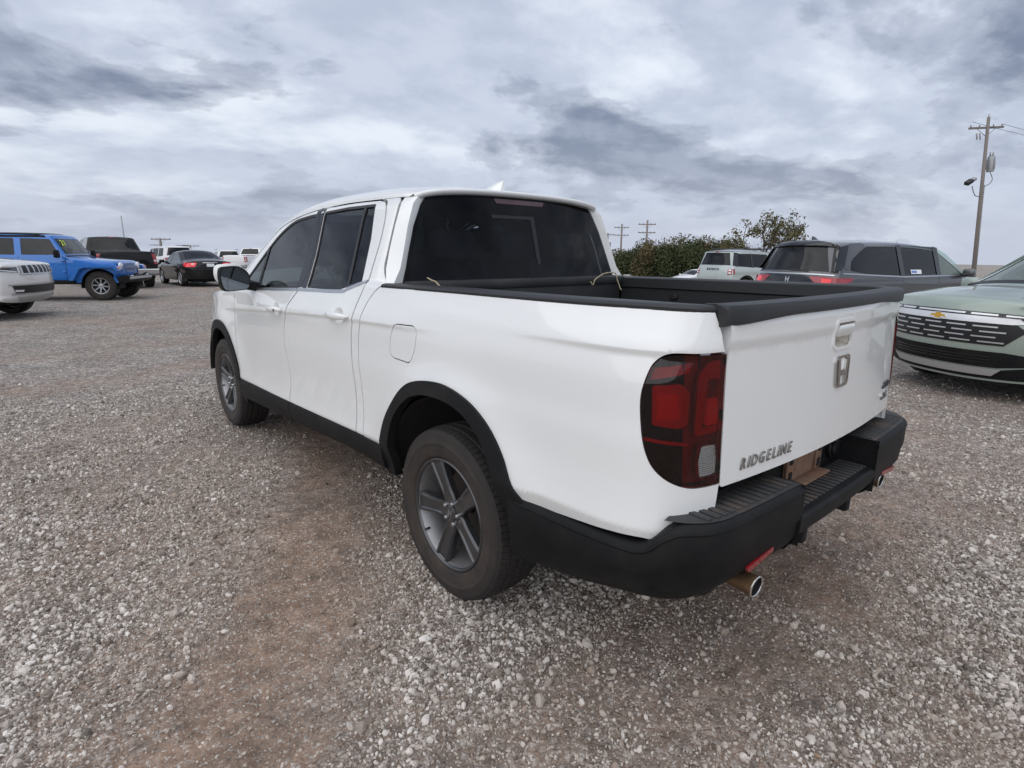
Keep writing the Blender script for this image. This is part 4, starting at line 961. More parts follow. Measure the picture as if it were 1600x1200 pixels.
class Car:
    def __init__(s, name, label, cat, loc, deg, sil, W, belt, paintm, wheels, r=.07, p=3.2, crown=.05, bulge=(.18, .10), tumble=.38, low=.0, taper=(.10, .06), group=None, z=None, arch=1.13, rimr=.235, tw=.23, spokes=5, rimmat='alloy', archm='blackplastic', steer=0., under=.30, rad_=.36, flat=0., beltw=None):
        s.e = empty(name, (loc[0], loc[1], gz(loc[0], loc[1]) if z is None else z), rad(deg), label, cat, group)
        s.W, s.belt, s.tum = W, belt, tumble; s.pm = paintm; s.flat = flat
        P = np.asarray(sil, float); s.y0, s.y1 = P[:, 0].min(), P[:, 0].max(); s.taper = taper
        Q = cr(P, 6); d = np.concatenate([[0], np.cumsum(np.linalg.norm(np.diff(Q, axis=0), axis=1))])
        N = int(d[-1]/.035); q = np.linspace(0, d[-1], N)
        Q = np.stack([np.interp(q, d, Q[:, 0]), np.interp(q, d, Q[:, 1])], 1)
        k = np.array([1, 2, 3, 2, 1.])/9     # smooth a little
        Qp = np.concatenate([[Q[0]]*2, Q, [Q[-1]]*2]); Q = np.stack([np.convolve(Qp[:, i], k, 'valid') for i in (0, 1)], 1)
        T_ = np.gradient(Q, axis=0); T_ /= np.linalg.norm(T_, axis=1)[:, None]
        Nn = np.stack([-T_[:, 1], T_[:, 0]], 1)*-1
        if Nn[len(Nn)//2, 1] < 0: Nn = -Nn
        s.q, s.Q, s.N, s.L = q, Q, Nn, d[-1]; s.r, s.p, s.crown, s.bulge = r, p, crown, bulge
        s.wheels = wheels; s.R = rad_
        s.holes_side = []; s.holes_cap = []; s.low = low
        s.archs = arch; s.under = under; s.rimr, s.tw, s.sp, s.rm, s.archm, s.steer = rimr, tw, spokes, rimmat, archm, steer
    def S(s, y, z):
        y = np.asarray(y, float); z = np.asarray(z, float)
        b = s.W-.030*((z-.75)/.45)**2*(z < .75)-.028*np.clip((z-.75)/max(s.belt-.75, .1), 0, 1)**2-s.tum*np.maximum(z-s.belt, 0)
        b = b+.012*np.exp(-((z-s.belt+.16)/.035)**2)*(1-s.flat)-.012*np.exp(-((z-.50)/.06)**2)*(1-s.flat)
        L = s.y1-s.y0
        tf = np.clip((y-(s.y1-.55*L*.5))/(.55*L*.5), 0, 1); tr = np.clip(((s.y0+.45*L*.5)-y)/(.45*L*.5), 0, 1)
        b = b-s.taper[0]*tf**2.2-s.taper[1]*tr**2.2
        return b
    def sil(s, q):
        i = np.clip(q/s.L*(len(s.q)-1), 0, len(s.q)-1.001); k = i.astype(int); t = (i-k)[:, None]
        return s.Q[k]*(1-t)+s.Q[k+1]*t, s.N[k]*(1-t)+s.N[k+1]*t
    def fcap(s, t, q):
        """t -1..1 across the car, q along the outline from the front bumper over the roof to the rear bumper"""
        t = np.asarray(t, float); q = np.clip(np.asarray(q, float), 0, s.L); Q, N = s.sil(q); a = np.clip(np.abs(t), 0, 1)
        drop = s.r*(1-np.clip(1-a**s.p, 0, 1)**(1/s.p))+s.crown*a**2*np.abs(N[:, 1])
        y = Q[:, 0]-N[:, 0]*drop; z = Q[:, 1]-N[:, 1]*drop
        bf = np.where(N[:, 0] > 0, s.bulge[0], s.bulge[1])*np.abs(N[:, 0])**1.5
        y = y-np.sign(N[:, 0])*bf*a**2.4
        return np.stack([t*s.S(y, z), y, z], 1)
    def qat(s, y=None, z=None, front=True):
        """outline parameter where the outline passes the given height (front or rear face) or length (top)"""
        top = np.argmax(s.Q[:, 1]); rng = range(0, top) if front else range(len(s.q)-1, top, -1)
        v = s.Q[:, 1] if z is not None else s.Q[:, 0]; w = z if z is not None else y
        for i in rng:
            j = i+1 if front else i-1
            if (v[i]-w)*(v[j]-w) <= 0: return s.q[i]+(s.q[j]-s.q[i])*(w-v[i])/(v[j]-v[i]+1e-12)
        return s.q[top]
    def fside(s, sg): return lambda y, z: np.stack([sg*s.S(y, z), y, z], 1)
    def build(s, glass_side=(), glass_cap=(), res=.11):
        """glass_side: (polygon, material, name); glass_cap: polygon in (t, q)"""
        e = s.e
        edge = s.fcap(np.ones(len(s.q)), s.q)[:, 1:]
        zb_ = s.under+.0
        top = edge[edge[:, 1] > zb_]
        yA, yB = top[0, 0], top[-1, 0]
        ar = s.R*s.archs; bot = []
        wy = sorted(s.wheels)      # rear first
        bot.append((yB, zb_))
        for yc in wy:
            a0 = math.asin(min(1, max(-1, (zb_-s.R)/ar)))
            for t in np.linspace(PI-a0, a0, 18): bot.append((yc+ar*math.cos(t), s.R+ar*math.sin(t)))
        bot.append((yA, zb_))
        out = dedupe(np.concatenate([top, np.array(bot)]), .004)
        s.body = None
        for sg in (-1, 1):
            v, f, nn = panel_geo(out, s.fside(sg), (sg, 0, 0), holes=[np.asarray(g[0], float) for g in glass_side], res=res, depth=.03)
            o = mk('body_side', v, f, s.pm, e, True, nn)
            for g in glass_side: panel(g[2] if len(g) > 2 else 'window', inset(np.asarray(g[0], float), -.004), s.fside(sg), g[1], o, (sg, 0, 0), off=-.008, depth=0, res=.2)
            for yc in wy:
                v, f = lathe([(sg*(s.W-.02), ar+.012), (sg*(s.W-.40), ar+.012), (sg*(s.W-.40), .05)], 20, a0=rad(-8), a1=rad(188)); w_ = mk('wheel_well', v, f, 'hub', e); w_.location = (0, yc, s.R)
        # cap sheet; scaled so that the panel grid is square
        K = s.W
        oc = np.array([(-K, 0), (K, 0), (K, s.L), (-K, s.L)])
        fn = lambda u, q: s.fcap(u/K, q)
        # many columns near the edges
        us = np.concatenate([-np.cos(np.linspace(0, PI/2, 14))**.8, np.sort(np.cos(np.linspace(0, PI/2, 14))**.8)[1:]])*K
        hol = [np.asarray(g[0], float)*np.array([K, 1]) for g in glass_cap]
        s.cap(oc, fn, us, hol)
        for g in glass_cap:
            panel(g[2] if len(g) > 2 else 'window', inset(np.asarray(g[0], float)*np.array([K, 1]), -.006), fn, g[1], s.capo, s.updir(g[0]), off=-.006, depth=0, res=.12)
        # floor pan and cabin
        ym = (s.y0+s.y1)/2
        v, f = merge(box((0, ym, s.under+.03), (s.W*1.35, (s.y1-s.y0)*.86, .16), .0), box((0, ym, s.under+.16), (s.W*1.0, (s.y1-s.y0)*.5, .12))); mk('underbody', v, f, 'dark', e, False)
        for yc in s.wheels:
            for sg in (-1, 1): bgwheel(e, sg*(s.W-s.tw/2-.015), yc, s.R, s.rimr, s.tw, s.sp, s.rm, steer=s.steer if yc > 0 else 0.)
    def updir(s, poly):
        q = np.mean(np.asarray(poly)[:, 1]); _, N = s.sil(np.array([q])); return (0, N[0, 0], N[0, 1])
    def cap(s, oc, fn, us, hol):
        qs = s.q; nu = len(us); V2 = np.array([(u, q) for q in qs for u in us])
        if not hol:
            P = fn(V2[:, 0], V2[:, 1]); F = [(i*nu+k, i*nu+k+1, (i+1)*nu+k+1, (i+1)*nu+k) for i in range(len(qs)-1) for k in range(nu-1)]
        else:
            keep = np.ones(len(V2), bool); B = []; E = []; k0 = 0
            L = [resamp(h, .05) for h in hol]
            for h in L: keep &= ~inpoly(V2, h)
            G = V2[keep]; allb = np.concatenate(L)
            d = np.concatenate([np.sqrt(((g[:, None]-allb[None])**2).sum(2)).min(1) for g in np.array_split(G, 20)])
            onedge = (np.abs(G[:, 0]) > us[-1]-1e-6) | (G[:, 1] < 1e-6) | (G[:, 1] > s.L-1e-6)
            G = G[(d > .012) | onedge]
            for h in L: E += [(k0+i, k0+(i+1) % len(h)) for i in range(len(h))]; k0 += len(h)
            Vall = np.concatenate(L+[G])
            vo, eo, fo, _, _, _ = mgeo.delaunay_2d_cdt([Vector((float(a), float(b))) for a, b in Vall], E, [], 0, 1e-7)
            V2 = np.array([(a.x, a.y) for a in vo]); F = np.array([t for t in fo if len(t) == 3]); C_ = V2[F].mean(1); kk = np.ones(len(F), bool)
            for h in L: kk &= ~inpoly(C_, h)
            F = [tuple(t) for t in F[kk].tolist()]; P = fn(V2[:, 0], V2[:, 1])
        # orient upward/outward
        n0 = np.cross(P[F[0][1]]-P[F[0][0]], P[F[0][2]]-P[F[0][0]]); c_ = P[F[0][0]]-np.array([0, (s.y0+s.y1)/2, .7])
        tot = 0
        for f in F[::37]:
            nn = np.cross(P[f[1]]-P[f[0]], P[f[2]]-P[f[0]]); tot += np.sign(nn @ (P[f[0]]-np.array([0, (s.y0+s.y1)/2, .7])))
        if tot < 0: F = [f[::-1] for f in F]
        s.capo = mk('body_shell', P, F, s.pm, s.e, True)
    def patch(s, name, poly, m, off=.004, depth=.006, res=.08, parent=None):
        """poly in (x metres of half width fraction t, q)"""
        K = s.W; fn = lambda u, q: s.fcap(u/K, q); pl_ = np.asarray(poly, float)*np.array([K, 1])
        return panel(name, pl_, fn, m, parent or s.e, s.updir(poly), off=off, depth=depth, res=res)
    def front(s, pts): return [(t, s.qat(z=z)) for t, z in pts]
    def rear(s, pts): return [(t, s.qat(z=z, front=False)) for t, z in pts]
    def topq(s, pts, front=True): return [(t, s.qat(y=y, front=front)) for t, y in pts]
    def side(s, name, poly, m, off=.004, depth=.006, res=.12, both=True, parent=None, sgs=(-1, 1)):
        for sg in sgs: panel(name, np.asarray(poly, float), s.fside(sg), m, parent or s.e, (sg, 0, 0), off=off, depth=depth, res=res)
    def line(s, pts, w=.008, m='seal', name='panel_gap'):
        """thin dark joint on both sides along a polyline"""
        P = np.asarray(pts, float); T_ = np.gradient(P, axis=0); T_ /= np.linalg.norm(T_, axis=1)[:, None]; N = np.stack([-T_[:, 1], T_[:, 0]], 1)
        s.side(name, np.concatenate([P+N*w/2, (P-N*w/2)[::-1]]), m, off=.002, depth=0)
    def cabin(s, y0, y1, zf, zs, m='cabin', seats=((.38, .3), (.38, -.6)), hz=1.30):
        bx('cabin_floor', (0, (y0+y1)/2, zf), (s.W*1.6, y1-y0, .04), m, s.e, 0)
        for xs_, ys_ in seats:
            for sg in (-1, 1):
                v, f = merge(box((sg*xs_, ys_, zs), (.48, .16, .62), .05, rot=(rad(-12), 0, 0)), box((sg*xs_, ys_-.09, zs+.42), (.25, .10, .17), .04)); mk('seat', v, f, 'seat', s.e, sharp=40)
def gz(x, y): return float(gz_v(x, y))
M['sage'] = paint('sage_green_paint', (.30, .355, .31), .10, dirt=.4)
M['vangrey'] = paint('dark_grey_paint', (.085, .088, .095), .45, dirt=.3)
M['blue'] = paint('bright_blue_paint', (.008, .15, .52), .1, dirt=.3)
M['black'] = paint('black_paint', (.006, .006, .007), dirt=.2)
M['wagwhite'] = paint('silver_white_paint', (.66, .66, .65))
M['bluegrey'] = paint('pale_blue_grey_paint', (.43, .49, .48))
M['offwhite'] = paint('fleet_white_paint', (.72, .73, .74))
M['goldm'] = mat('gold_emblem', (.75, .42, .08), .3, .9)
M['greenglass'] = glassmat('green_tinted_glass', (.55, .70, .62), ior=1.5)
M['slatsilver'] = mat('grille_slat_silver', (.70, .70, .70), .35, .8)
M['skid'] = mat('silver_skid_plate', (.45, .45, .44), .45, .4)
M['yellowpaint'] = mat('yellow_window_marker', (.62, .72, .03), .6)
M['sticker'] = mat('white_window_sticker', (.78, .80, .84), .5)
M['stickerblue'] = mat('blue_sticker_print', (.12, .22, .55), .5)
M['lampw'] = mat('clear_lamp', (.68, .70, .72), .12, .2, coat=1.)
M['headgrey'] = mat('smoked_headlamp', (.06, .065, .07), .08, .3, coat=1.)
M['silvertxt'] = mat('silver_badge', (.62, .62, .62), .3, .9)

# ---- sage green crossover facing the camera at the right
c = Car('crossover', 'sage green crossover with silver bar grille and gold emblem at the right edge', 'car', (7.25, -1.30), 62,
        [(2.25, .20), (2.33, .42), (2.355, .62), (2.345, .82), (2.30, .95), (2.15, 1.045), (1.6, 1.115), (1.12, 1.165), (.36, 1.56), (-.1, 1.635), (-1.0, 1.655), (-1.7, 1.60), (-2.06, 1.43), (-2.2, 1.12), (-2.27, .9), (-2.3, .6), (-2.25, .25)],
        .945, 1.04, 'sage', (1.38, -1.36), r=.10, p=3., crown=.05, bulge=(.30, .15), tumble=.40, taper=(.10, .06), rad_=.355, rimr=.235)
qw0, qw1 = c.qat(y=1.06), c.qat(y=.34)
wind = [(-.82, qw0), (.82, qw0), (.86, qw1), (-.86, qw1)]
wF = rpoly([(.86, 1.12), (.30, 1.49), (-.02, 1.545), (-.18, 1.55), (-.18, 1.06)], .03); wR = rpoly([(-.26, 1.06), (-.26, 1.55), (-1.0, 1.555), (-1.24, 1.40), (-1.24, 1.10)], .03); wQ = rpoly([(-1.31, 1.12), (-1.31, 1.42), (-1.75, 1.42), (-1.95, 1.22)], .03)
qb0, qb1 = c.qat(z=1.46, front=False), c.qat(z=1.12, front=False)
c.build([(wF, 'greenglass'), (wR, 'tglass'), (wQ, 'tglass')], [(wind, 'glareglass', 'windscreen'), ([(-.75, qb0), (.75, qb0), (.80, qb1), (-.80, qb1)], 'tglass', 'rear_window')])
c.cabin(-1.7, 1.1, .62, .86)
bx('dashboard', (0, .98, 1.02), (1.5, .36, .22), 'cabin', c.e, .05)
v, f = tube([(-.37+.18*math.cos(a), .74+.06*math.sin(a), 1.06+.17*math.sin(a)) for a in np.linspace(0, 2*PI, 25)], .016, 8, False); mk('steering_wheel', v, f, 'cabin', c.e)
c.patch('cowl', [(-.84, c.qat(y=1.17)), (.84, c.qat(y=1.17)), (.84, c.qat(y=1.07)), (-.84, c.qat(y=1.07))], 'seal', off=.003)
Fz = c.front
# upper black slot with thin silver dashes
c.patch('grille_top', Fz([(-.94, .905), (.94, .905), (.90, .862), (-.90, .862)]), 'gloss')
for t0, t1 in ((-.88, -.66), (-.60, -.36), (-.30, .30), (.36, .60), (.66, .88)): c.patch('grille_dash', Fz([(t0, .892), (t1, .892), (t1, .876), (t0, .876)]), 'barsilver', off=.010, depth=.006)
c.patch('grille_bar', Fz([(-.93, .862), (.93, .862), (.93, .832), (.72, .800), (-.72, .800), (-.93, .832)]), 'barsilver', off=.012, depth=.012)
for sg in (-1, 1): c.patch('headlight', Fz([(sg*.76, .868), (sg*.97, .880), (sg*.985, .835), (sg*.80, .833)]), 'headgrey', off=.014, depth=.008)
gr = c.patch('grille', Fz([(-.76, .800), (.76, .800), (.84, .74), (.70, .585), (-.70, .585), (-.84, .74)]), 'seal')
k = 0
for z in (.765, .715, .665, .615):
    lim = .76 if z > .7 else .70; off_ = .0 if k % 2 else .14; k += 1
    for t in np.arange(-.70+off_*.5, lim, .285):
        a, b = max(t, -lim), min(t+.215, lim)
        if b-a > .06: c.patch('grille_slat', Fz([(a, z+.007), (b, z+.007), (b, z-.006), (a, z-.006)]), 'slatsilver', off=.010, depth=.008, parent=gr)
bq = c.qat(z=.832)
em = c.patch('emblem', [(-.11, bq-.018), (-.045, bq-.018), (-.045, bq-.036), (.045, bq-.036), (.045, bq-.018), (.11, bq-.018), (.095, bq+.018), (.045, bq+.018), (.045, bq+.036), (-.045, bq+.036), (-.045, bq+.018), (-.095, bq+.018)], 'chrome', off=.016, depth=.008)
c.patch('emblem_fill', [(-.098, bq-.012), (-.036, bq-.012), (-.036, bq-.029), (.036, bq-.029), (.036, bq-.012), (.098, bq-.012), (.086, bq+.012), (.036, bq+.012), (.036, bq+.029), (-.036, bq+.029), (-.036, bq+.012), (-.086, bq+.012)], 'goldm', off=.019, depth=.004, parent=em)
c.patch('lower_trim', Fz([(-.96, .49), (-.72, .52), (.72, .52), (.96, .49), (.96, .40), (.66, .36), (-.66, .36), (-.96, .40)]), 'blackplastic', off=.008)
for z in (.47, .44, .41): c.patch('lower_slat', Fz([(-.62, z+.006), (.62, z+.006), (.62, z-.006), (-.62, z-.006)]), 'gloss', off=.014)
c.patch('skid_plate', Fz([(-.70, .345), (.70, .345), (.62, .275), (-.62, .275)]), 'skid', off=.012)
c.patch('chin', Fz([(-.95, .39), (-.70, .34), (.70, .34), (.95, .39), (.9, .24), (-.9, .24)]), 'blackplastic', off=.005)
for sg in (-1, 1):
    c.patch('fog_vent', Fz([(sg*.86, .70), (sg*.985, .73), (sg*.99, .56), (sg*.90, .54)]), 'gloss', off=.010)
    c.patch('fog_lamp', Fz([(sg*.895, .665), (sg*.965, .675), (sg*.968, .64), (sg*.90, .635)]), 'lampw', off=.016)
    c.patch('hood_crease', c.topq([(sg*.60, 2.0), (sg*.62, 2.0), (sg*.80, 1.2), (sg*.78, 1.2)]), 'sage', off=.006)
c.side('arch_trim', [(1.38+.46*math.cos(t), .355+.455*math.sin(t)) for t in np.linspace(-.2, PI+.2, 20)]+[(1.38+.405*math.cos(t), .355+.405*math.sin(t)) for t in np.linspace(PI+.2, -.2, 20)], 'blackplastic', off=.006, depth=.02)
c.side('arch_trim', [(-1.36+.46*math.cos(t), .355+.455*math.sin(t)) for t in np.linspace(-.2, PI+.2, 20)]+[(-1.36+.405*math.cos(t), .355+.405*math.sin(t)) for t in np.linspace(PI+.2, -.2, 20)], 'blackplastic', off=.006, depth=.02)
c.side('sill', [(.90, .30), (.90, .42), (-.90, .42), (-.90, .30)], 'blackplastic', off=.006)
for sg in (-1, 1):
    v, f = box((sg*1.03, .72, 1.10), (.22, .13, .16), .05); mk('mirror', v, f, 'sage', c.e, sharp=50)
c.line([(.98, .45), (1.0, .75), (.95, 1.05)]); c.line([(-.22, .43), (-.22, 1.05)]); c.line([(-1.0, .46), (-1.28, .85), (-1.28, 1.08)])

# ---- dark grey minivan behind, tail towards the left
c = Car('minivan', 'dark grey minivan behind the tailgate with a white sticker in its side window', 'minivan', (11.75, 2.45), 252.5,
        [(2.45, .22), (2.55, .45), (2.56, .65), (2.48, .82), (2.30, .95), (1.9, 1.05), (1.55, 1.12), (.75, 1.58), (.35, 1.69), (-.5, 1.745), (-1.5, 1.745), (-2.15, 1.715), (-2.34, 1.66), (-2.52, 1.25), (-2.60, 1.05), (-2.62, .8), (-2.60, .5), (-2.55, .28)],
        .985, 1.06, 'vangrey', (1.52, -1.48), r=.09, p=3., crown=.05, bulge=(.30, .12), tumble=.34, taper=(.10, .05), rad_=.355, rimr=.24)
A = rpoly([(1.38, 1.10), (.78, 1.50), (.52, 1.60), (.50, 1.085)], .03); B = rpoly([(.40, 1.085), (.40, 1.625), (-.60, 1.645), (-.60, 1.075)], .03)
C_ = rpoly([(-.70, 1.075), (-.70, 1.645), (-1.55, 1.63), (-2.02, 1.36), (-2.08, 1.17), (-1.6, 1.10)], [.03, .03, .20, .1, .05, .05])
q0, q1 = c.qat(z=1.62, front=False), c.qat(z=1.16, front=False)
c.build([(A, 'glareglass'), (B, 'tglass'), (C_, 'tglass')], [([(-.74, q0), (.74, q0), (.86, q1), (-.86, q1)], 'tglass', 'rear_window'), ([(-.82, c.qat(y=1.45)), (.82, c.qat(y=1.45)), (.84, c.qat(y=.75)), (-.84, c.qat(y=.75))], 'greenglass', 'windscreen')])
c.cabin(-2.2, 1.4, .55, .88, seats=((.40, .30), (.40, -.65), (.40, -1.5)))
c.side('pillar_trim', [(.51, 1.08), (.53, 1.61), (.39, 1.635), (.39, 1.08)], 'gloss', off=.004); c.side('pillar_trim', [(-.59, 1.07), (-.59, 1.65), (-.71, 1.65), (-.71, 1.07)], 'gloss', off=.004)
c.side('belt_moulding', [(1.4, 1.062), (1.4, 1.085), (-.6, 1.062), (-2.25, 1.13), (-2.28, 1.11), (-.6, 1.038)], 'satin', off=.006)
c.side('black_spoiler_side', [(-1.98, 1.64), (-2.24, 1.60), (-2.46, 1.18), (-2.30, 1.17), (-2.05, 1.42)], 'gloss', off=.004)
c.side('roof_panel_side', [(-1.70, 1.675), (-2.0, 1.66), (-2.22, 1.22), (-2.12, 1.18), (-2.05, 1.38), (-1.60, 1.64)], 'vangrey', off=.006)
Rz = c.rear
c.patch('spoiler', Rz([(-.93, 1.70), (.93, 1.70), (.90, 1.615), (-.90, 1.615)]), 'gloss', off=.030, depth=.05)
for sg in (-1, 1): c.patch('spoiler_side', [(sg*.87, c.qat(z=1.69, front=False)), (sg*.995, c.qat(z=1.69, front=False)), (sg*.995, c.qat(z=1.15, front=False)), (sg*.885, c.qat(z=1.15, front=False))], 'seal', off=.006)
c.patch('chrome_strip', Rz([(-.95, 1.115), (.95, 1.115), (.95, 1.090), (-.95, 1.090)]), 'satin', off=.010)
c.patch('rear_panel', Rz([(-.66, 1.075), (.66, 1.075), (.60, .90), (-.60, .90)]), 'gloss', off=.004)
for sg in (-1, 1):
    c.patch('tail_light', Rz([(sg*.50, 1.06), (sg*.99, 1.06), (sg*.985, .93), (sg*.72, .90), (sg*.60, .96)]), 'redlamp', off=.012)
    c.patch('lamp_core', Rz([(sg*.74, 1.03), (sg*.92, 1.02), (sg*.90, .93), (sg*.76, .925)]), 'redglow', off=.016)
c.side('tail_light_wrap', [(-2.44, 1.04), (-2.02, 1.035), (-2.08, .97), (-2.44, .91)], 'redlamp', off=.008)
q_ = c.qat(z=.99, front=False)
em = c.patch('emblem', [(-.055, q_-.05), (.055, q_-.05), (.045, q_+.05), (-.045, q_+.05)], 'gloss', off=.008)
for sg in (-1, 1): c.patch('emblem_leg', [(sg*.052, q_-.05), (sg*.030, q_-.05), (sg*.022, q_), (sg*.022, q_+.05), (sg*.042, q_+.05)], 'silvertxt', off=.012, parent=em)
c.patch('emblem_bar', [(-.025, q_-.010), (.025, q_-.010), (.023, q_+.010), (-.023, q_+.010)], 'silvertxt', off=.012, parent=em)
c.patch('wiper', Rz([(-.05, 1.19), (.45, 1.165), (.45, 1.145), (-.05, 1.16)]), 'seal', off=.014)
rings = [[(w_, y_, 1.735) , (-w_, y_, 1.735), (0, y_-.02, 1.735+h_)] for y_, w_, h_ in ((-1.86, .01, .0), (-1.95, .03, .05), (-2.04, .03, .075), (-2.06, .02, .07))]; v, f = loft(rings); mk('antenna_fin', v, f, 'vangrey', c.e, sharp=40)
c.side('window_sticker', [(-.08, 1.105), (-.08, 1.185), (-.40, 1.185), (-.40, 1.105)], 'sticker', off=.001, depth=0, sgs=(1,))
c.side('sticker_print', [(-.22, 1.125), (-.22, 1.165), (-.385, 1.165), (-.385, 1.125)], 'stickerblue', off=.003, depth=0, sgs=(1,))
c.line([(-.655, .45), (-.64, .80), (-.655, 1.04)]); c.line([(-.655, 1.66), (-.655, 1.74)]); c.line([(.45, .42), (.45, 1.05)])
c.line([(-.66, .98), (-2.05, .985)], .010); c.line([(1.55, .45), (1.60, .8), (1.5, 1.08)])
c.side('side_crease', [(1.2, .86), (-.55, .93), (-.60, .95), (1.2, .885)], 'vangrey', off=.008)
for sg in (-1, 1): v, f = box((sg*1.06, 1.22, 1.12), (.22, .12, .17), .05); mk('mirror', v, f, 'vangrey', c.e, sharp=50)

# ---- pale compact off-road crossover seen from behind
def build_boxy(name, label, loc, deg, pm, z=None, detail=True, group=None, cat='car'):
    c = Car(name, label, cat, loc, deg,
            [(2.05, .25), (2.15, .5), (2.15, .75), (2.08, .95), (1.95, 1.05), (1.0, 1.12), (.80, 1.15), (.28, 1.62), (-.1, 1.72), (-1.0, 1.775), (-1.85, 1.74), (-1.98, 1.68), (-2.10, 1.18), (-2.16, 1.0), (-2.18, .7), (-2.14, .35)],
            .925, 1.08, pm, (1.34, -1.33), r=.07, p=4., crown=.035, bulge=(.18, .08), tumble=.26, taper=(.07, .04), group=group, z=z, rad_=.36, rimr=.225)
    A = rpoly([(.62, 1.13), (.22, 1.56), (-.12, 1.60), (-.12, 1.12)], .03); B = rpoly([(-.18, 1.12), (-.18, 1.60), (-1.0, 1.62), (-1.0, 1.12)], .03); C2 = rpoly([(-1.06, 1.12), (-1.06, 1.62), (-1.70, 1.62), (-1.78, 1.16)], .03)
    q0, q1 = c.qat(z=1.66, front=False), c.qat(z=1.20, front=False)
    c.build([(A, 'tglass'), (B, 'tglass'), (C2, 'tglass')], [([(-.80, q0), (.80, q0), (.88, q1), (-.88, q1)], 'tglass', 'rear_window'), ([(-.84, c.qat(y=.78)), (.84, c.qat(y=.78)), (.84, c.qat(y=.30)), (-.84, c.qat(y=.30))], 'cglass', 'windscreen')])
    c.cabin(-1.9, .9, .6, .9)
    Rz = c.rear
    for sg in (-1, 1):
        t = c.patch('tail_light', Rz([(sg*.80, 1.08), (sg*.975, 1.08), (sg*.975, .86), (sg*.80, .86)]), 'redlamp', off=.010)
        if detail: c.patch('reverse_lamp', Rz([(sg*.83, 1.06), (sg*.945, 1.06), (sg*.945, .995), (sg*.83, .995)]), 'lampw', off=.014); c.patch('indicator', Rz([(sg*.83, .945), (sg*.945, .945), (sg*.945, .90), (sg*.83, .90)]), 'lampw', off=.014)
    c.side('tail_light_wrap', [(-2.02, 1.07), (-1.94, 1.07), (-1.94, .87), (-2.02, .87)], 'redlamp', off=.006)
    c.patch('rear_bumper', Rz([(-.98, .62), (.98, .62), (.98, .40), (-.98, .40)]), 'blackplastic', off=.02, depth=.03)
    if detail:
        c.patch('black_roof', [(-.92, c.qat(y=.15)), (.92, c.qat(y=.15)), (.92, c.qat(z=1.70, front=False)), (-.92, c.qat(z=1.70, front=False))], 'gloss', off=.004)
        c.side('pillar_trim', [(-1.0, 1.11), (-1.0, 1.63), (-1.07, 1.63), (-1.07, 1.11)], 'gloss', off=.003)
        c.side('black_pillar', [(-1.69, 1.65), (-1.90, 1.66), (-2.02, 1.20), (-1.79, 1.14)], 'gloss', off=.003)
        c.patch('brake_light', Rz([(-.10, 1.70), (.10, 1.70), (.10, 1.675), (-.10, 1.675)]), 'redlamp', off=.012)
        word = 'BRONCO'
        for i, ch in enumerate(word):
            t = -.30+i*.12; q_ = c.qat(z=1.045, front=False); p_ = c.fcap(np.array([t]), np.array([q_]))[0]+(0, -.014, 0)
            text_mesh('letter', ch, .125, .004, 'letterdark', c.e, frame(p_, (1, 0, 0), (0, 0, 1)), bold=.002)
        c.patch('plate_recess', Rz([(-.30, .90), (.30, .90), (.30, .75), (-.30, .75)]), 'bluegrey', off=.012)
    for yc in (1.34, -1.33): c.side('arch_trim', [(yc+.48*math.cos(t), .36+.48*math.sin(t)) for t in np.linspace(-.2, PI+.2, 18)]+[(yc+.41*math.cos(t), .36+.41*math.sin(t)) for t in np.linspace(PI+.2, -.2, 18)], 'blackplastic', off=.012, depth=.03)
    for sg in (-1, 1): v, f = box((sg*.76, -.55, 1.80), (.05, 1.9, .045), .015); mk('roof_rail', v, f, 'gloss', c.e, sharp=50)
    return c
build_boxy('crossover', 'pale blue grey boxy crossover with black roof in front of the hedge', (20.2, 9.5), -103.9, 'bluegrey')
# ---- blue soft-cornered off-roader at the left
def prism(P, x0, x1):
    P = np.asarray(P, float); v = [(x0, a, b) for a, b in P]+[(x1, a, b) for a, b in P]; n_ = len(P)
    f = [tuple(range(n_)), tuple(range(n_, 2*n_))[::-1]]+[(i, i+n_, (i+1) % n_+n_, (i+1) % n_) for i in range(n_)]
    if (area2(P) > 0) == (x1 > x0): f = [q[::-1] for q in f]
    return np.array(v), f
c = Car('off_roader', 'bright blue four-door off-road car with yellow figures on its windscreen', 'car', (-1.21, 19.75), 239.9,
        [(1.95, .50), (1.99, .75), (1.985, 1.02), (1.92, 1.10), (1.80, 1.13), (1.0, 1.20), (.80, 1.235), (.74, 1.27), (.46, 1.74), (.40, 1.80), (.25, 1.835), (-.6, 1.86), (-1.9, 1.845), (-2.04, 1.80), (-2.12, 1.25), (-2.15, .9), (-2.14, .52)],
        .80, 1.22, 'blue', (1.50, -1.50), r=.05, p=5., crown=.02, bulge=(.06, .05), tumble=.16, taper=(.05, .0), rad_=.415, rimr=.225, tw=.26, spokes=8, rimmat='alloy', flat=.8, under=.50, arch=1.16, steer=0.)
A = rpoly([(.58, 1.27), (.36, 1.70), (-.36, 1.72), (-.36, 1.27)], .04); B = rpoly([(-.52, 1.27), (-.52, 1.72), (-1.20, 1.72), (-1.32, 1.27)], .04); C2 = rpoly([(-1.44, 1.27), (-1.44, 1.72), (-1.96, 1.70), (-1.98, 1.27)], .04)
wq0, wq1 = c.qat(y=.725), c.qat(y=.475)
c.build([(A, 'tglass'), (B, 'tglass'), (C2, 'tglass')], [([(-.86, wq0), (.86, wq0), (.88, wq1), (-.88, wq1)], 'cglass', 'windscreen')])
c.cabin(-2.0, .8, .8, 1.1, seats=((.36, .0), (.36, -.9)))
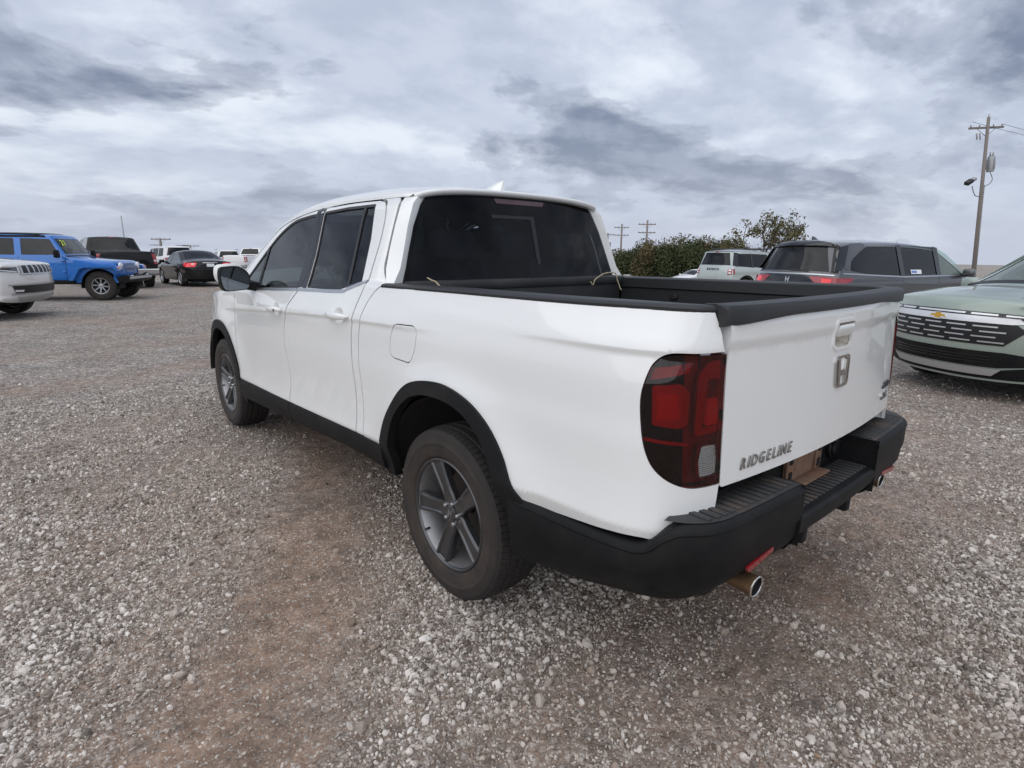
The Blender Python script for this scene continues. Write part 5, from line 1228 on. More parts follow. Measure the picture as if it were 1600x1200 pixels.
c.patch('hard_top', [(-.99, c.qat(y=.10)), (.99, c.qat(y=.10)), (.99, c.qat(y=-1.95, front=False)), (-.99, c.qat(y=-1.95, front=False))], 'blackplastic', off=.02, depth=.05)
c.side('hard_top_side', [(.28, 1.745), (.24, 1.80), (-2.0, 1.80), (-2.0, 1.745)], 'blackplastic', off=.006)
c.patch('windscreen_frame_base', [(-.95, c.qat(y=.80)), (.95, c.qat(y=.80)), (.95, c.qat(y=.745)), (-.95, c.qat(y=.745))], 'seal', off=.004)
for sg in (-1, 1):
    top = [(2.08, .86), (2.03, .975), (1.92, 1.0), (1.18, 1.005), (1.03, .96), (.80, .57), (.90, .57), (1.09, .885), (1.22, .93), (1.95, .93), (2.0, .85)]
    v, f = prism(top, sg*.74, sg*.945); fe = mk('front_fender', v, f, 'blue', c.e, sharp=35)
    bx('turn_signal', (sg*.86, 2.055, .925), (.12, .05, .05), 'amber', fe, .01)
    top = [(-.80, .57), (-.98, .93), (-1.12, 1.0), (-1.88, 1.0), (-2.02, .93), (-2.14, .60), (-2.06, .60), (-1.94, .88), (-1.85, .93), (-1.16, .93), (-1.06, .88), (-.90, .57)]
    v, f = prism(top, sg*.74, sg*.945); mk('rear_fender', v, f, 'blue', c.e, sharp=35)
    v, f = lathe([(0, .105), (.03, .105), (.045, .09), (.05, .0)], 24); V = np.stack([v[:, 1], v[:, 0], v[:, 2]], 1); hl = mk('headlight', V, f, 'lampw', c.e, sharp=50); hl.location = (sg*.55, 1.975, .965)
    v, f = box((sg*.98, .62, 1.30), (.20, .10, .22), .04); mk('mirror', v, f, 'blackplastic', c.e, sharp=50)
    v, f = prism([(.90, .50), (.90, .58), (-.90, .58), (-.90, .50)], sg*.78, sg*.90); mk('side_step', v, f, 'blackplastic', c.e, sharp=40)
    bx('fog_lamp', (sg*.50, 2.24, .66), (.16, .05, .10), 'lampw', c.e, .02)
    for z in (.80, 1.10): bx('door_hinge', (sg*.805, .66, z), (.03, .09, .05), 'blue', c.e, .008)
    for z in (.80, 1.10): bx('door_hinge', (sg*.805, -.42, z), (.03, .09, .05), 'blue', c.e, .008)
gb = c.patch('grille_panel', c.front([(-.62, 1.06), (.62, 1.06), (.62, .80), (-.62, .80)]), 'blue', off=.012, depth=.015)
for k in range(7): t = -.42+k*.14; c.patch('grille_slot', c.front([(t-.038, 1.04), (t+.038, 1.04), (t+.038, .83), (t-.038, .83)]), 'gloss', off=.016, depth=.003, parent=gb)
v, f = prism([(1.98, .54), (2.02, .70), (2.20, .72), (2.28, .68), (2.27, .56), (2.14, .50)], -.78, .78); fb = mk('front_bumper', v, f, 'blackplastic', c.e, sharp=35)
bx('bumper_insert', (0, 2.25, .64), (1.5, .06, .09), 'skid', fb, .015)
for sg in (-1, 1): v, f = tube(cr([(sg*.28, 2.22, .72), (sg*.28, 2.30, .76), (sg*.36, 2.30, .76), (sg*.36, 2.22, .72)], 5), .014, 8); mk('tow_hook', v, f, 'seal', fb)
c.line([(.70, .58), (.72, 1.22)], .012); c.line([(-.44, .58), (-.44, 1.22)], .012); c.line([(-1.36, .72), (-1.36, 1.22)], .012)
p_ = c.fcap(np.array([.52]), np.array([wq1*.42+wq0*.58]))[0]; p2 = c.fcap(np.array([.52]), np.array([wq1*.40+wq0*.60]))[0]
pa = c.fcap(np.array([.60]), np.array([wq0*.28+wq1*.72]))[0]; pb_ = c.fcap(np.array([.60]), np.array([wq0*.26+wq1*.74]))[0]
text_mesh('windscreen_figures', '21', .24, .001, 'yellowpaint', c.e, frame(pa+(0, .012, .006), (-1, 0, 0), pb_-pa), bold=.006, shear=.2)

# ---- pickups
def build_pickup(name, label, loc, deg, pm, glass='tglass', group=None, z=None, rim='alloy', detail=True):
    c = Car(name, label, 'pickup truck', loc, deg,
            [(2.70, .42), (2.82, .65), (2.83, 1.0), (2.76, 1.15), (2.55, 1.20), (1.75, 1.28), (1.60, 1.31), (.92, 1.83), (.55, 1.92), (-.2, 1.945), (-.62, 1.925), (-.74, 1.88), (-.93, 1.46), (-.97, 1.40), (-1.06, 1.385), (-2.0, 1.385), (-2.80, 1.39), (-2.92, 1.36), (-2.945, 1.0), (-2.94, .70)],
            1.0, 1.22, pm, (1.84, -1.84), r=.06, p=4., crown=.03, bulge=(.16, .05), tumble=.33, taper=(.06, .02), rad_=.40, rimr=.235, tw=.27, spokes=6, rimmat=rim, under=.50, group=group, z=z, flat=.4)
    A = rpoly([(1.42, 1.27), (.88, 1.74), (.52, 1.79), (.50, 1.25)], .04); B = rpoly([(.40, 1.25), (.40, 1.80), (-.45, 1.80), (-.58, 1.70), (-.62, 1.25)], .04)
    q0, q1 = c.qat(z=1.86, front=False), c.qat(z=1.45, front=False)
    c.build([(A, glass), (B, glass)], [([(-.82, q0), (.82, q0), (.86, q1), (-.86, q1)], glass, 'rear_window'), ([(-.84, c.qat(y=1.52)), (.84, c.qat(y=1.52)), (.84, c.qat(y=.90)), (-.84, c.qat(y=.90))], 'cglass', 'windscreen')])
    c.cabin(-.7, 1.5, .75, 1.1, seats=((.42, .45), (.42, -.45)))
    c.patch('bed_liner', [(-.86, c.qat(y=-1.12, front=False)), (.86, c.qat(y=-1.12, front=False)), (.86, c.qat(y=-2.78, front=False)), (-.86, c.qat(y=-2.78, front=False))], 'bedliner', off=.003, depth=.004)
    for sg in (-1, 1):
        c.patch('tail_light', c.rear([(sg*.86, 1.28), (sg*.985, 1.28), (sg*.985, .90), (sg*.88, .90)]), 'redlamp', off=.012)
        c.patch('reverse_lamp', c.rear([(sg*.88, 1.06), (sg*.985, 1.06), (sg*.985, 1.0), (sg*.885, 1.0)]), 'lampw', off=.016)
    c.side('tail_light_wrap', [(-2.84, 1.28), (-2.70, 1.28), (-2.72, .90), (-2.84, .90)], 'redlamp', off=.006)
    v, f = prism([(-2.90, .50), (-2.88, .72), (-3.05, .73), (-3.09, .70), (-3.08, .56), (-2.98, .48)], -.96, .96); rb = mk('rear_bumper', v, f, 'satin', c.e, sharp=35)
    bx('plate', (0, -3.095, .63), (.32, .012, .15), 'plate', rb, .004)
    v, f = prism([(2.70, .45), (2.75, .66), (2.90, .66), (2.93, .50), (2.80, .42)], -.96, .96); mk('front_bumper', v, f, 'satin', c.e, sharp=35)
    c.patch('grille', c.front([(-.66, 1.10), (.66, 1.10), (.62, .74), (-.62, .74)]), 'gloss', off=.012)
    for sg in (-1, 1): c.patch('headlight', c.front([(sg*.70, 1.08), (sg*.97, 1.06), (sg*.97, .84), (sg*.72, .84)]), 'lampclear', off=.012)
    c.patch('brake_light', c.rear([(-.10, 1.905), (.10, 1.905), (.10, 1.885), (-.10, 1.885)]), 'redglow' if False else 'redlamp', off=.014)
    c.line([(-.995, .55), (-.985, 1.34)], .014); c.line([(.45, .52), (.45, 1.22)], .010); c.line([(1.40, .75), (1.48, 1.24)], .010); c.line([(-.66, .9), (-.70, 1.22)], .010)
    for yc in (1.84, -1.84): c.side('arch_lip', [(yc+.49*math.cos(t), .40+.49*math.sin(t)) for t in np.linspace(.0, PI, 18)]+[(yc+.455*math.cos(t), .40+.455*math.sin(t)) for t in np.linspace(PI, 0, 18)], pm, off=.010, depth=.02)
    for sg in (-1, 1):
        v, f = box((sg*1.13, 1.20, 1.35), (.22, .12, .24), .05); mk('mirror', v, f, 'blackplastic', c.e, sharp=50)
        for yy in (.60, -.50): bx('door_handle', (sg*(float(c.S(yy, 1.12))+.012), yy, 1.12), (.03, .16, .035), pm, c.e, .01)
    return c
build_pickup('pickup_truck', 'black crew-cab pickup truck parked between the blue off-roader and black sedan', (.95, 26.75), 3.7, 'black', rim='gun')
# ---- black sedan
def build_sedan(name, label, loc, deg, pm, group=None, z=None):
    c = Car(name, label, 'sedan', loc, deg,
            [(2.28, .24), (2.40, .45), (2.38, .64), (2.25, .76), (1.40, .94), (1.02, .99), (.18, 1.37), (-.25, 1.44), (-.75, 1.425), (-1.45, 1.17), (-1.75, 1.08), (-2.22, 1.05), (-2.35, .98), (-2.41, .66), (-2.36, .30)],
            .915, .93, pm, (1.37, -1.36), r=.08, p=3., crown=.04, bulge=(.28, .16), tumble=.50, taper=(.10, .08), rad_=.335, rimr=.225, tw=.22, spokes=5, under=.24, group=group, z=z)
    A = rpoly([(.80, .97), (.12, 1.31), (-.12, 1.34), (-.12, .96)], .03); B = rpoly([(-.20, .96), (-.20, 1.345), (-.72, 1.33), (-1.22, 1.12), (-1.05, .97)], .04)
    q0, q1 = c.qat(y=-.85, front=False), c.qat(y=-1.60, front=False)
    c.build([(A, 'tglass'), (B, 'tglass')], [([(-.80, q0), (.80, q0), (.82, q1), (-.82, q1)], 'tglass', 'rear_window'), ([(-.84, c.qat(y=.96)), (.84, c.qat(y=.96)), (.84, c.qat(y=.20)), (-.84, c.qat(y=.20))], 'cglass', 'windscreen')])
    c.cabin(-1.3, 1.0, .5, .78)
    for sg in (-1, 1):
        c.patch('tail_light', c.rear([(sg*.58, .955), (sg*.985, .975), (sg*.985, .80), (sg*.66, .80)]), 'redglow', off=.012)
        c.patch('reverse_lamp', c.rear([(sg*.68, .93), (sg*.80, .935), (sg*.80, .89), (sg*.70, .885)]), 'lampw', off=.016)
    c.side('tail_light_wrap', [(-2.20, .97), (-1.96, .95), (-2.0, .84), (-2.20, .80)], 'redglow', off=.007)
    pl_ = c.patch('plate', c.rear([(-.17, .92), (.17, .92), (.17, .80), (-.17, .80)]), 'plate', off=.014)
    c.patch('trunk_chrome', c.rear([(-.34, .965), (.34, .965), (.34, .945), (-.34, .945)]), 'satin', off=.012)
    c.patch('bumper_valance', c.rear([(-.80, .42), (.80, .42), (.78, .32), (-.78, .32)]), 'blackplastic', off=.008)
    c.line([(-.16, .35), (-.16, .95)], .008); c.line([(.98, .4), (.92, .93)], .008); c.line([(-1.0, .55), (-1.18, .95)], .008)
    for sg in (-1, 1): v, f = box((sg*.98, .70, .98), (.20, .11, .13), .04); mk('mirror', v, f, pm, c.e, sharp=50)
    return c
build_sedan('sedan', 'black sedan with red tail lamps and a pale licence plate beside the mirror', (3.78, 26.15), 3.3, 'black')
# ---- silver white large SUV at the left edge
c = Car('large_suv', 'silver white large SUV with toothed black grille at the left edge', 'SUV', (-4.16, 15.38), 244,
        [(2.55, .33), (2.70, .48), (2.74, .75), (2.72, 1.02), (2.66, 1.12), (2.45, 1.19), (1.5, 1.28), (1.35, 1.31), (.60, 1.78), (.2, 1.89), (-1.0, 1.92), (-2.3, 1.88), (-2.55, 1.45), (-2.70, 1.05), (-2.72, .7), (-2.66, .38)],
        1.03, 1.16, 'wagwhite', (1.70, -1.55), r=.08, p=3.5, crown=.04, bulge=(.22, .08), tumble=.30, taper=(.06, .03), rad_=.40, rimr=.27, tw=.26, under=.36)
A = rpoly([(1.20, 1.23), (.58, 1.70), (.22, 1.76), (.20, 1.22)], .03); B = rpoly([(.10, 1.22), (.10, 1.77), (-.95, 1.78), (-.95, 1.22)], .03); C2 = rpoly([(-1.05, 1.22), (-1.05, 1.78), (-2.2, 1.74), (-2.3, 1.30)], .03)
c.build([(A, 'tglass'), (B, 'tglass'), (C2, 'tglass')], [([(-.84, c.qat(y=1.28)), (.84, c.qat(y=1.28)), (.84, c.qat(y=.58)), (-.84, c.qat(y=.58))], 'cglass', 'windscreen')])
c.cabin(-2.2, 1.3, .7, 1.0)
Fz = c.front
gb = c.patch('grille', Fz([(-.62, 1.10), (.62, 1.10), (.60, .93), (-.60, .93)]), 'seal', off=.012)
for k in range(8): t = -.60+k*.171; c.patch('grille_tooth', Fz([(t-.024, 1.095), (t+.024, 1.095), (t+.018, .935), (t-.018, .935)]), 'satin', off=.022, depth=.012, parent=gb)
c.patch('grille_frame', Fz([(-.66, .945), (.66, .945), (.66, .920), (-.66, .920)]), 'satin', off=.020)
for sg in (-1, 1):
    hl = c.patch('headlight', Fz([(sg*.68, 1.08), (sg*.985, 1.09), (sg*.985, 1.00), (sg*.68, .96)]), 'headgrey', off=.012)
    c.patch('light_bar', Fz([(sg*.70, .985), (sg*.97, 1.03), (sg*.97, 1.012), (sg*.72, .965)]), 'lampw', off=.017, parent=hl)
    c.patch('fog_lamp', Fz([(sg*.62, .615), (sg*.80, .62), (sg*.80, .58), (sg*.64, .575)]), 'lampw', off=.022)
c.side('headlight_wrap', [(2.44, 1.08), (2.0, 1.07), (2.1, 1.01), (2.44, 1.0)], 'headgrey', off=.007)
c.patch('lower_intake', Fz([(-.84, .70), (.84, .70), (.78, .55), (-.78, .55)]), 'seal', off=.012)
c.patch('intake_frame', Fz([(-.90, .73), (.90, .73), (.90, .705), (-.90, .705)]), 'satin', off=.016)
c.patch('intake_frame', Fz([(-.86, .545), (.86, .545), (.86, .52), (-.86, .52)]), 'satin', off=.016)
c.patch('skid_plate', Fz([(-.75, .47), (.75, .47), (.60, .37), (-.60, .37)]), 'skid', off=.018)
c.line([(1.15, .5), (1.2, 1.2)], .010); c.line([(.15, .45), (.15, 1.2)], .010)
for sg in (-1, 1): v, f = box((sg*1.13, 1.05, 1.28), (.20, .12, .20), .05); mk('mirror', v, f, 'blackplastic', c.e, sharp=50)
# ---- white vehicles farther off
p_ = pix(262, 412, 36); build_boxy('crossover', 'white crossover half hidden behind the black pickup truck', (p_[0], p_[1]), 10, 'offwhite', detail=False)
p_ = pix(354, 410, 47); build_boxy('crossover', 'white crossover seen from behind just above the truck mirror', (p_[0], p_[1]), -8, 'offwhite', detail=False)
p_ = pix(402, 410, 45); build_pickup('pickup_truck', 'white crew-cab pickup truck partly hidden by the windscreen pillar', (p_[0], p_[1]), -50, 'offwhite')
p_ = pix(985, 440, 62); build_pickup('pickup_truck', 'far white truck showing only its roof above the bed rail', (p_[0], p_[1]), -60, 'offwhite')
p_ = pix(1085, 440, 48); build_sedan('sedan', 'white car left of the pale crossover, mostly below the bed rail', (p_[0], p_[1]), 80, 'offwhite')
# ------------------------------------------------------------------ loose stones near the camera
def stone_mat():
    m = bpy.data.materials.new('crushed_stone'); m.use_nodes = True; n = NT(m.node_tree); b = n.n['Principled BSDF']
    rn = n.new('ShaderNodeAttribute', attribute_type='INSTANCER', attribute_name='tone').outputs['Fac']
    col = n.ramp(rn, [(0., (.075, .072, .070)), (.14, (.20, .182, .166)), (.34, (.44, .406, .370)), (.58, (.67, .628, .58)), (.80, (.82, .785, .74)), (.965, (.88, .85, .81)), (.98, (.50, .33, .22)), (1., (.42, .27, .18))])
    P = n.new('ShaderNodeTexCoord').outputs['Object']
    du = n.new('ShaderNodeAttribute', attribute_type='INSTANCER', attribute_name='dust').outputs['Fac']
    col = n.mix(n.ramp(n.noise(P, 2.2, 5, .65), [(.35, .10), (.75, .45)]), col, (.27, .205, .155, 1))
    col = n.mix(n.math('MULTIPLY', du, .50), col, (.30, .21, .15, 1))
    n.l.new(col, b.inputs['Base Color']); b.inputs['Roughness'].default_value = .88; b.inputs['Specular IOR Level'].default_value = .3
    return m
M['stone'] = stone_mat()
def make_stones():
    rng = np.random.default_rng(5)
    az0 = math.atan2(_f[0], _f[1]); pts = []
    N = 520000
    # radius with density ~ const to 2.6 m and then 1/r^2
    u = rng.random(N); r0, r1, r2 = .55, 2.6, 9.5
    A1 = (r1**2-r0**2)/2; A2 = r1**2*math.log(r2/r1); k = u*(A1+A2)
    r_ = np.where(k < A1, np.sqrt(np.maximum(r0**2+2*k, 0)), r1*np.exp((k-A1)/r1**2))
    az = az0+rng.uniform(-rad(64), rad(64), N)
    x = CAM_POS[0]+r_*np.sin(az); y = CAM_POS[1]+r_*np.cos(az)
    s_ = soilmask(x, y); brk = fbm(x, y, 3.2, 4)
    keep = rng.random(N) < np.clip(1.14-.92*np.clip(s_+(brk-.5)*.8, 0, 1), .18, 1)*np.clip(.55+1.1*(fbm(x+31, y, 1.1, 3)-.28), .22, 1)*(1-sst(4.0, 9.4, r_))
    x, y, s_, r_ = x[keep], y[keep], s_[keep], r_[keep]; n_ = len(x)
    size = np.exp(rng.normal(math.log(.0045), .48, n_)); size = np.clip(size, .0022, .017)*(1-.50*s_)*np.clip(.9+.03*r_, 1, 1.2)
    big = rng.random(n_) < .0025; size[big] = rng.uniform(.011, .021, big.sum())
    z = gz_v(x, y)+micro(x, y)+size*.22
    tone = np.clip(rng.beta(1.15, 1.45, n_)*.97-.08*s_+.25*(fbm(x+3, y+8, 1.3, 3)-.5), 0, 1)
    me = bpy.data.meshes.new('gravel'); me.vertices.add(n_)
    me.vertices.foreach_set('co', np.stack([x, y, z], 1).astype(np.float32).ravel())
    for nm, typ, val in (('size', 'FLOAT', size), ('tone', 'FLOAT', tone), ('dust', 'FLOAT', np.clip(s_*1.1+rng.normal(0, .18, n_), 0, 1))):
        a = me.attributes.new(nm, typ, 'POINT'); a.data.foreach_set('value', val.astype(np.float32))
    a = me.attributes.new('rot', 'FLOAT_VECTOR', 'POINT'); a.data.foreach_set('vector', (rng.random((n_, 3))*2*PI).astype(np.float32).ravel())
    a = me.attributes.new('kindi', 'INT', 'POINT'); a.data.foreach_set('value', rng.integers(0, 6, n_).astype(np.int32))
    o = bpy.data.objects.new('gravel', me); COL.objects.link(o); o['kind'] = 'stuff'; o['label'] = 'loose crushed grey and white stones covering the lot'; o['category'] = 'gravel'
    me.materials.append(M['stone'])
    ng = bpy.data.node_groups.new('scatter_stones', 'GeometryNodeTree')
    ng.interface.new_socket('Geometry', in_out='INPUT', socket_type='NodeSocketGeometry'); ng.interface.new_socket('Geometry', in_out='OUTPUT', socket_type='NodeSocketGeometry')
    nn = NT(ng); gi = nn.n.new('NodeGroupInput'); go_ = nn.n.new('NodeGroupOutput')
    join = nn.n.new('GeometryNodeGeometryToInstance')
    for k in range(6):
        ico = nn.new('GeometryNodeMeshIcoSphere', {'Radius': 1., 'Subdivisions': 2})
        pos = nn.new('GeometryNodeInputPosition').outputs[0]
        off = nn.new('ShaderNodeVectorMath', {0: pos, 1: (7.3*k+1.1, 3.1*k, 1.7*k)}, operation='ADD').outputs[0]
        nz = nn.new('ShaderNodeTexNoise', {'Vector': off, 'Scale': 1.05, 'Detail': 2.}).outputs['Color']
        d = nn.new('ShaderNodeVectorMath', {0: nz, 1: (.5, .5, .5)}, operation='SUBTRACT').outputs[0]
        d = nn.new('ShaderNodeVectorMath', {0: d, 'Scale': 1.7}, operation='SCALE').outputs[0]
        sp = nn.new('GeometryNodeSetPosition', {'Geometry': ico.outputs[0], 'Offset': d})
        tr = nn.new('GeometryNodeTransform', {'Geometry': sp.outputs[0], 'Scale': (1.15-.05*k, .80+.07*k, .55+.05*k)})
        ss = nn.new('GeometryNodeSetShadeSmooth', {'Geometry': tr.outputs[0], 'Shade Smooth': False})
        sm_ = nn.new('GeometryNodeSetMaterial', {'Geometry': ss.outputs[0], 'Material': M['stone']})
        nn.l.new(sm_.outputs[0], join.inputs[0])
    def attr(nm, typ): nd = nn.new('GeometryNodeInputNamedAttribute', data_type=typ); nd.inputs[0].default_value = nm; return nd.outputs[0]
    ip = nn.new('GeometryNodeInstanceOnPoints', {'Points': gi.outputs[0], 'Instance': join.outputs[0], 'Pick Instance': True, 'Instance Index': attr('kindi', 'INT'), 'Rotation': attr('rot', 'FLOAT_VECTOR'), 'Scale': attr('size', 'FLOAT')})
    nn.l.new(ip.outputs[0], go_.inputs[0])
    md = o.modifiers.new('stones', 'NODES'); md.node_group = ng
    return o
make_stones()

# ------------------------------------------------------------------ trees and shrubs
def leaf_mat(name, c1, c2, c3):
    m = bpy.data.materials.new(name); m.use_nodes = True; n = NT(m.node_tree); b = n.n['Principled BSDF']
    P = n.new('ShaderNodeTexCoord').outputs['Object']
    col = n.mix(n.ramp(n.noise(P, .9, 4, .6), [(.35, 0.), (.65, 1.)]), (*c1, 1), (*c2, 1))
    col = n.mix(n.ramp(n.noise(P, 3.4, 3, .6), [(.52, 0.), (.72, .8)]), col, (*c3, 1))
    n.l.new(col, b.inputs['Base Color']); b.inputs['Roughness'].default_value = .75; b.inputs['Specular IOR Level'].default_value = .2
    return m
M['cedar'] = leaf_mat('cedar_foliage', (.042, .060, .028), (.080, .095, .042), (.12, .115, .06))
M['brush'] = leaf_mat('autumn_brush_foliage', (.075, .072, .036), (.14, .11, .055), (.17, .115, .07))
M['elm'] = leaf_mat('thin_elm_foliage', (.085, .088, .038), (.13, .115, .055), (.17, .12, .065))
M['bark'] = mat('grey_brown_bark', (.075, .062, .052), .9, bump=(30., .6), bumpd=.02)
def leaves(pts, size, rng, stretch=1.4):
    n_ = len(pts); a = rng.normal(size=(n_, 3)); a /= np.linalg.norm(a, axis=1)[:, None]; b = rng.normal(size=(n_, 3)); b -= (b*a).sum(1)[:, None]*a; b /= np.linalg.norm(b, axis=1)[:, None]
    s_ = (size*np.exp(rng.normal(0, .3, n_)))[:, None]
    V = np.stack([pts-a*s_*stretch, pts+b*s_*.6, pts+a*s_*stretch, pts-b*s_*.6], 1).reshape(-1, 3)
    F = np.arange(n_*4).reshape(-1, 4); return V, F.tolist()
def shrub(name, label, px_, depth, w, h, m, seed, n_=7500, size=.075, group=None, cat='shrub', conic=0.):
    rng = np.random.default_rng(seed); p0 = pix(px_, 420, depth); z0 = gz(p0[0], p0[1])
    e = empty(name, (p0[0], p0[1], z0), 0, label, cat, group)
    cl = [];
    for k in range(16):
        t = rng.random(); rr = (1-conic*t)*w*.5*np.sqrt(rng.random())*.75; a = rng.random()*2*PI
        cl.append((rr*math.cos(a), rr*math.sin(a), h*(.18+.70*t), w*rng.uniform(.16, .30)*(1-.4*conic*t)))
    pts = []
    for k in range(n_):
        c_ = cl[rng.integers(len(cl))]; d = rng.normal(size=3); d /= np.linalg.norm(d); q = np.array(c_[:3])+d*c_[3]*rng.random()**.35*np.array([1, 1, 1.15])
        if q[2] < .05: q[2] = rng.uniform(.05, .5)
        pts.append(q)
    v, f = leaves(np.array(pts), size, rng); mk('crown', v, f, m, e, False)
    st = [tube(cr([(rng.normal(0, .15), rng.normal(0, .15), -.2), (c_[0]*.4, c_[1]*.4, c_[2]*.5), c_[:3]], 4), np.linspace(.09, .02, 9), 5) for c_ in cl[:7]]
    v, f = merge(*st); mk('trunk', v, f, 'bark', e)
hedge = [(955, 66, 4.2, 4.6, 'cedar', 'dark shrub partly hidden by the cab pillar'), (968, 62, 4.2, 4.3, 'brush', 'low bush at the left end of the hedge, beside the cab'), (984, 60, 4.6, 5.0, 'cedar', 'dark cedar shrub right of the cab pillar'),
         (1003, 62, 4.8, 6.2, 'cedar', 'tall cedar shrub under the twin-armed poles'), (1022, 58, 4.4, 5.8, 'brush', 'olive bush right of the front power pole'),
         (1040, 57, 4.2, 6.1, 'cedar', 'cedar shrub in the middle of the hedge'), (1058, 60, 4.8, 6.6, 'brush', 'brownish bush with bare twigs in mid hedge'),
         (1078, 56, 4.6, 6.2, 'cedar', 'green cedar shrub left of the pale crossover'), (1100, 58, 5.0, 6.8, 'brush', 'rusty bush just left above the pale crossover'),
         (1122, 57, 4.6, 6.5, 'cedar', 'dark cedar shrub above the pale crossover roof'), (1142, 55, 4.2, 5.8, 'brush', 'bush between the hedge and the lone tree'),
         (1165, 58, 4.6, 4.8, 'cedar', 'low cedar shrub left below the lone tree'), (1192, 56, 5.0, 4.6, 'brush', 'low brown bush under the lone tree crown'), (1222, 58, 5.0, 4.4, 'brush', 'low bush right below the lone tree')]
for i, (px_, dp, w, h, m, lab) in enumerate(hedge): shrub('shrub', lab, px_, dp, w*1.12, h*.74, m, 40+i, conic=.55 if m == 'cedar' else .2, group='hedge of cedars and brush behind the lot')
# lone thin tree
def tree(name, label, px_, depth, H, Wd, seed):
    rng = np.random.default_rng(seed); p0 = pix(px_, 420, depth); z0 = gz(p0[0], p0[1]); e = empty(name, (p0[0], p0[1], z0), 0, label, 'tree')
    segs = []; tips = []
    def grow(p_, d, L, r_, lv):
        q = [p_]; dd = d.copy()
        for k in range(4): dd = dd+rng.normal(0, .16, 3); dd /= np.linalg.norm(dd); q.append(q[-1]+dd*L/4)
        segs.append(tube(q, np.linspace(r_, r_*.62, 5), 5))
        if lv >= 2: tips.extend(q[2:])
        if lv == 4: return
        for k in range(3 if lv < 3 else 2):
            nd = dd+rng.normal(0, .62, 3)*np.array([1.25, 1.25, .55])+np.array([0, 0, .10]); nd /= np.linalg.norm(nd); grow(q[-1] if k else q[3], nd, L*rng.uniform(.62, .82), r_*.58, lv+1)
    for a in (0.3, 2.3, 4.4):
        grow(np.array([.15*math.cos(a), .15*math.sin(a), -.3]), np.array([.45*math.cos(a), .45*math.sin(a), 1.]), H*.36, .16, 0)
    v, f = merge(*segs); ext = v[:, :2]; kx = Wd/2/np.percentile(np.hypot(ext[:, 0], ext[:, 1]), 98); kz = H/v[:, 2].max(); v = v*np.array([kx, kx, kz]); mk('trunk', v, f, 'bark', e)
    T_ = np.array(tips)*np.array([kx, kx, kz]); T_ = T_[rng.integers(len(T_), size=3800)]+rng.normal(0, .20, (3800, 3)); T_ = T_[T_[:, 2] > H*.35]
    v, f = leaves(T_, .085, rng); mk('crown', v, f, 'elm', e, False)
tree('thin_crowned_tree', 'lone open-crowned tree with thin foliage rising above the hedge', 1198, 50, 6.6, 7.2, 8)

# ------------------------------------------------------------------ poles
M['polewood'] = mat('weathered_pole_wood', (.20, .175, .16), .9, bump=(20., .5), bumpd=.01)
M['steelgrey'] = mat('galvanised_steel', (.32, .33, .34), .5, .5)
M['insul'] = mat('insulator_porcelain', (.30, .29, .28), .4)
def pole(name, label, px_, pyt, depth, arms, dec=False, r_=.15, lean=0., armdir=None, group=None, mtl='polewood'):
    pt = pix(px_, pyt, depth); z0 = gz(pt[0], pt[1]); e = empty(name, (pt[0], pt[1], z0), 0, label, 'utility pole', group); H = pt[2]-z0
    ad = np.array(armdir if armdir is not None else _r) * np.array([1, 1, 0]); ad = ad/np.linalg.norm(ad); nd = np.array([-ad[1], ad[0], 0])
    v, f = tube([(0, 0, -.5), (0, 0, H*.5), (0, 0, H)], [r_*1.15, r_, r_*.8], 12); mk('pole_shaft', v, f, mtl, e)
    for dz, L in arms:
        c0 = np.array([0, 0, H-dz])+nd*(r_*.8); t_ = .055
        ring = lambda q: [q+nd*t_+np.array([0, 0, t_*1.1]), q-nd*t_+np.array([0, 0, t_*1.1]), q-nd*t_-np.array([0, 0, t_*1.1]), q+nd*t_-np.array([0, 0, t_*1.1])]
        v, f = loft([ring(c0-ad*L/2), ring(c0+ad*L/2)]); ar = mk('crossarm', v, f, mtl, e, sharp=40)
        for s_ in (-1, -.45, .45, 1):
            q = c0+ad*(L/2-.12)*s_; v, f = lathe([(.05, .02), (.09, .05), (.13, .035), (.16, .05), (.20, .02), (.22, 0)], 10, 'x'); V = np.stack([v[:, 1], v[:, 2], v[:, 0]], 1)+q; mk('insulator', V, f, 'insul', ar)
        for s_ in (-1, 1): v, f = tube([c0+ad*s_*L*.30, np.array([0, 0, H-dz-.55])+nd*r_*.6], .018, 6); mk('arm_brace', v, f, 'steelgrey', ar)
    return e, H, ad, nd
e, H, ad, nd = pole('utility_pole', 'tall wooden utility pole with transformer and floodlight beyond the minivan', 1545, 183, 37, [(.62, 2.75)], r_=.115, group='utility poles', armdir=_r+np.array([.0, .25, 0]))
# transformer, lamp, conduit, cut-outs
q = np.array([0, 0, H-3.4])+ad*.42-nd*.10
v, f = lathe([(0, .0), (.0, .20), (.05, .21), (.92, .21), (.98, .17), (1.0, 0)], 20); V = np.stack([v[:, 1], v[:, 2], v[:, 0]], 1)+q; tf = mk('transformer', V, f, 'steelgrey', e, sharp=40)
for k in range(6):
    a = k*PI/3; v, f = box((q[0]+.225*math.cos(a), q[1]+.225*math.sin(a), q[2]+.48), (.05, .05, .62), .01, rot=(0, 0, a)); mk('cooling_fin', v, f, 'steelgrey', tf, sharp=40)
for s_ in (-.10, .10): v, f = tube([q+ad*s_+np.array([0, 0, .98]), q+ad*s_*1.3+np.array([0, 0, 1.25])], [.05, .03], 8); mk('bushing', v, f, 'insul', tf)
v, f = tube(cr([q+np.array([0, 0, .0]), q+ad*.25+np.array([0, 0, -.45]), q+ad*.05+np.array([0, 0, -.75]), np.array([0, 0, H-4.3])+ad*.1], 6), .02, 6); mk('drop_cable', v, f, 'seal', e)
